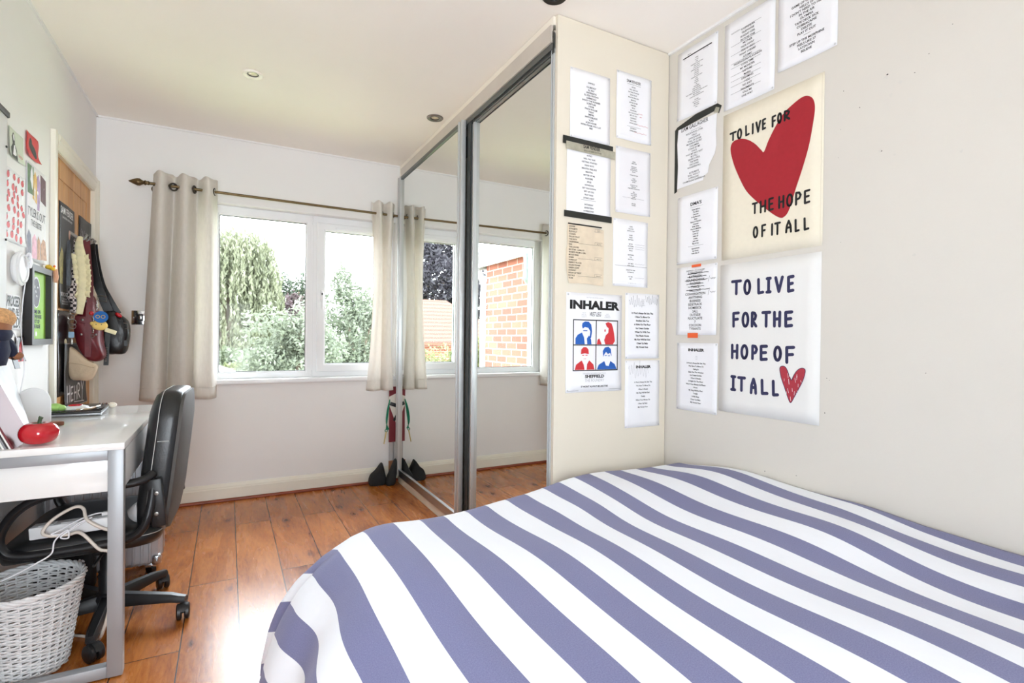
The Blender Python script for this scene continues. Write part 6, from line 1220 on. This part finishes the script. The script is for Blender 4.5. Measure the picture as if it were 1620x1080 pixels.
for q in ((.7, 17, 2.2), (-1.2, 17.6, 2.6), (.3, 17.3, 3.6), (.3, 16.4, 1.0)): b.tube(spline([(-.2, 17.5, .6), ((q[0] - .2) / 2, (q[1] + 17.5) / 2, q[2] * .7 + .3), q], 5), .09, 8)
b.build('trunk', M_bark, t)
L_a = mat_leaf('pale_leaf', (67, 74, 58), (88, 94, 78), (108, 113, 98), 1.3)
L_b = mat_leaf('mid_leaf', (61, 70, 51), (80, 88, 67), (101, 107, 86), 1.2)
L_d = mat_leaf('dark_leaf', (39, 47, 36), (54, 62, 49), (72, 79, 63), 1.0)
L_c = mat_leaf('copper_leaf', (52, 39, 41), (69, 57, 57), (83, 73, 70), .9)
L_cd = mat_leaf('deep_copper_leaf', (33, 29, 36), (47, 44, 50), (65, 63, 67), .8)
L_y = mat_leaf('yellow_green_leaf', (81, 87, 54), (101, 105, 71), (116, 119, 89), 1.5)
tree('spreading_shrub', 'large pale green feathery tree filling the lower middle of the left pane', 'tree', (1.0, 9.6, GZ), subclumps((1.0, 9.5, .36), (.78, .7, .95), 16, 21, .42, 760) + subclumps((.55, 9.3, -.2), (.6, .6, .6), 8, 22, .45, 420), L_a, .085, 21, .12)
tree('tall_tree', 'tall pale green tree filling the casement pane', 'tree', (2.35, 11.8, GZ), subclumps((2.45, 11.9, 1.0), (.85, .8, 1.05), 16, 31, .40, 520) + [((2.2, 11.9, 2.25), (.22, .25, .42), 700), ((2.5, 12.0, 2.0), (.34, .3, .3), 600), ((2.95, 12, 1.6), (.35, .3, .3), 500)], L_a, .095, 31, .13)
tree('leafy_tree', 'rounded green tree beyond the casement at the right curtain edge', 'tree', (3.6, 14.5, GZ), subclumps((3.5, 14.5, .8), (.95, .9, 1.3), 12, 36, .42, 420), L_b, .11, 36, .13)
tree('dark_conifer', 'dark green tree standing behind the willow and the copper tree', 'tree', (2.1, 24, GZ), subclumps((2.25, 24, 1.9), (1.15, .9, 1.8), 14, 41, .40, 460), L_d, .16, 41, .2)
tree('copper_tree', 'small purple-red leaved tree between the willow and the pale tree', 'tree', (1.85, 20, GZ), subclumps((1.85, 20, 1.55), (.75, .6, .95), 10, 46, .42, 420), L_c, .13, 46, .14)
tree('garden_shrub', 'yellow-green shrub at the foot of the willow', 'shrub', (.35, 13.2, GZ), subclumps((.30, 13.2, .05), (.42, .4, .55), 6, 51, .45, 380), L_y, .08, 51, .06)
tree('low_bush', 'green bush under the willow strands', 'shrub', (.2, 14.4, GZ), subclumps((.15, 14.4, .22), (.8, .5, .6), 7, 56, .45, 380), L_b, .10, 56, .07)
for i, (x, y, z, r, lab) in enumerate(((4.9, 19, .6, 1.6, 'broad green tree far beyond the casement'), (.4, 27.5, .2, 1.9, 'round green tree far behind the willow trunk'), (-4.4, 31, .6, 2.2, 'far green tree left of the willow'))):
    tree('far_tree', lab, 'tree', (x, y, GZ), subclumps((x, y, z), (r, r * .8, r * .9), 9, 60 + i, .42, 260), L_b, .17, 60 + i, .18, 'far garden trees')
# garden shed, seen low at the left of the window
M_shed = mat('pale_shed_boards', (226, 222, 216), 0.8); M_shedroof = mat('pale_felt_roof', (206, 208, 212), 0.85); M_win = mat('dark_shed_window', (80, 84, 90), 0.2)
t = thing('garden_shed', 'pale garden shed roof low at the left of the window view', 'shed', (-.15, 11.4, GZ))
b = MB(); b.box(-.75, .12, 10.9, 12.2, GZ, .30); b.build('shed_wall', M_shed, t, smooth=0)
b = MB(); b.add([(-.82, 10.8, .28), (.20, 10.8, .28), (.20, 12.3, .28), (-.82, 12.3, .28), (-.82, 10.8, .33), (.20, 10.8, .33), (.20, 12.3, .33), (-.82, 12.3, .33), (-.3, 10.85, .55), (-.3, 12.25, .55)], [(0, 1, 2, 3), (0, 1, 5, 4), (1, 2, 6, 5), (2, 3, 7, 6), (3, 0, 4, 7), (4, 5, 8), (5, 6, 9, 8), (6, 7, 9), (7, 4, 8, 9)]); b.build('shed_roof', M_shedroof, t, smooth=0)
b = MB(); b.box(-.30, -.02, 10.885, 10.9, -.15, .16); b.build('shed_window', M_win, t, smooth=0)
# brick wing of the house, seen in the mirror
M_br = mat_brick(); M_gut = mat('white_gutter', (196, 196, 196), 0.35); M_soff = mat('weathered_soffit', (58, 62, 64), 0.8, var=.2); M_tile = mat('clay_tile', (112, 66, 50), 0.85, var=.2, scale=5)
BX, BY1, BZ = -.344, 5.59, 1.95
hs = thing('brick_wing', 'red brick house wing with white downpipe, seen reflected in the wardrobe mirror', 'house', (-1.8, 5.0, GZ))
b = MB(); b.box(-3.4, BX, YB + .285, BY1, GZ, BZ); b.build('brick_wall', M_br, hs, smooth=0)
b = MB(); b.box(-3.6, BX + .085, YB + .285, BY1 + .16, BZ, BZ + .05); b.build('soffit', M_soff, hs, smooth=0)
b = MB(); b.box(BX + .08, BX + .10, YB + .285, BY1 + .16, BZ - .03, BZ + .13); b.box(-3.6, BX + .10, BY1 + .15, BY1 + .17, BZ - .03, BZ + .13); b.build('fascia_board', M_gut, hs, smooth=0)
b = MB(); b.tube([(BX + .105, YB + .30, BZ + .10), (BX + .105, BY1 + .17, BZ + .09)], .035, 12); b.build('gutter', M_gut, hs)
b = MB(); b.add([(-3.6, YB + .285, BZ + .11), (BX + .09, YB + .285, BZ + .11), (BX + .09, BY1 + .17, BZ + .11), (-3.6, BY1 + .17, BZ + .11), (-1.9, YB + .285, BZ + 1.0), (-1.9, BY1 - .6, BZ + 1.0)], [(0, 3, 2, 1), (1, 2, 5, 4), (2, 3, 5), (3, 0, 4, 5), (0, 1, 4)]); b.build('tiled_roof', M_tile, hs, smooth=0)
b = MB(); b.tube(spline([(BX + .10, BY1 + .11, BZ + .09), (BX + .08, BY1 + .11, BZ - .02), (BX + .02, BY1 + .05, BZ - .20), (BX + .02, BY1 + .05, BZ - .34)], 6) + [Vector((BX + .02, BY1 + .05, GZ + .1))], .034, 12); b.torus((BX + .02, BY1 + .05, BZ - .38), (0, 0, 1), .036, .008, 16, 6); b.build('downpipe', M_gut, hs)
b = MB(); b.tube(spline([(BX + .12, 4.42, BZ - .02), (BX + .10, 4.44, BZ - .16), (BX + .07, 4.50, BZ - .26), (BX - .03, 4.56, BZ - .30)], 6), .045, 12); b.build('soil_pipe', mat('grey_pipe', (112, 122, 122), .35), hs)
# neighbouring house, copper beech and hedge behind it, seen in the mirror
t = thing('neighbour_house', 'far house with an orange-red tiled hip roof, seen reflected in the mirror', 'house', (-3.7, 16.5, GZ))
b = MB(); b.box(-5.6, -2.0, 15.2, 19, GZ, .9); b.build('house_wall', M_br, t, smooth=0)
b = MB(); e = (-5.9, -1.75, 14.9, 19.2); b.add([(e[0], e[2], .85), (e[1], e[2], .85), (e[1], e[3], .85), (e[0], e[3], .85), (-4.2, 16.6, 2.35), (-3.4, 16.6, 2.35), (e[0], e[2], .95), (e[1], e[2], .95), (e[1], e[3], .95), (e[0], e[3], .95)], [(0, 1, 2, 3), (0, 1, 7, 6), (1, 2, 8, 7), (2, 3, 9, 8), (3, 0, 6, 9), (6, 7, 5, 4), (7, 8, 5), (8, 9, 4, 5), (9, 6, 4)])
rf = bpy.data.materials.new('orange_roof_tile'); rf.use_nodes = True; N_ = rf.node_tree.nodes; L_ = rf.node_tree.links
wv = N_.new('ShaderNodeTexWave'); wv.wave_type = 'BANDS'; wv.bands_direction = 'Z'; wv.inputs['Scale'].default_value = 2.6; wv.inputs['Distortion'].default_value = 1.0
tc_ = N_.new('ShaderNodeTexCoord'); L_.new(tc_.outputs['Object'], wv.inputs[0]); rr = N_.new('ShaderNodeValToRGB'); rr.color_ramp.elements[0].color = lin((74, 38, 28)); rr.color_ramp.elements[1].color = lin((104, 62, 47)); L_.new(wv.outputs['Fac'], rr.inputs[0]); L_.new(rr.outputs[0], N_['Principled BSDF'].inputs['Base Color']); N_['Principled BSDF'].inputs['Roughness'].default_value = .9
b.build('hip_roof', rf, t, smooth=0)
tree('copper_beech', 'large dusky purple beech behind the red roof, seen reflected in the mirror', 'tree', (-5.2, 21.5, GZ), subclumps((-5.2, 21.5, 3.4), (2.6, 2.0, 2.5), 22, 71, .40, 800), L_cd, .20, 71, .3)
tree('garden_hedge', 'bright green hedge below the red roof, seen reflected in the mirror', 'hedge', (-1.9, 11.5, GZ), subclumps((-1.75, 11.5, .1), (.75, .5, .75), 9, 76, .42, 380), L_y, .085, 76, .06)
tree('wing_bush', 'yellow-green bush beside the white downpipe, seen reflected in the mirror', 'shrub', (-1.65, 8.8, GZ), subclumps((-1.65, 8.8, .5), (.40, .4, .55), 8, 79, .42, 360), L_y, .085, 79, .06)
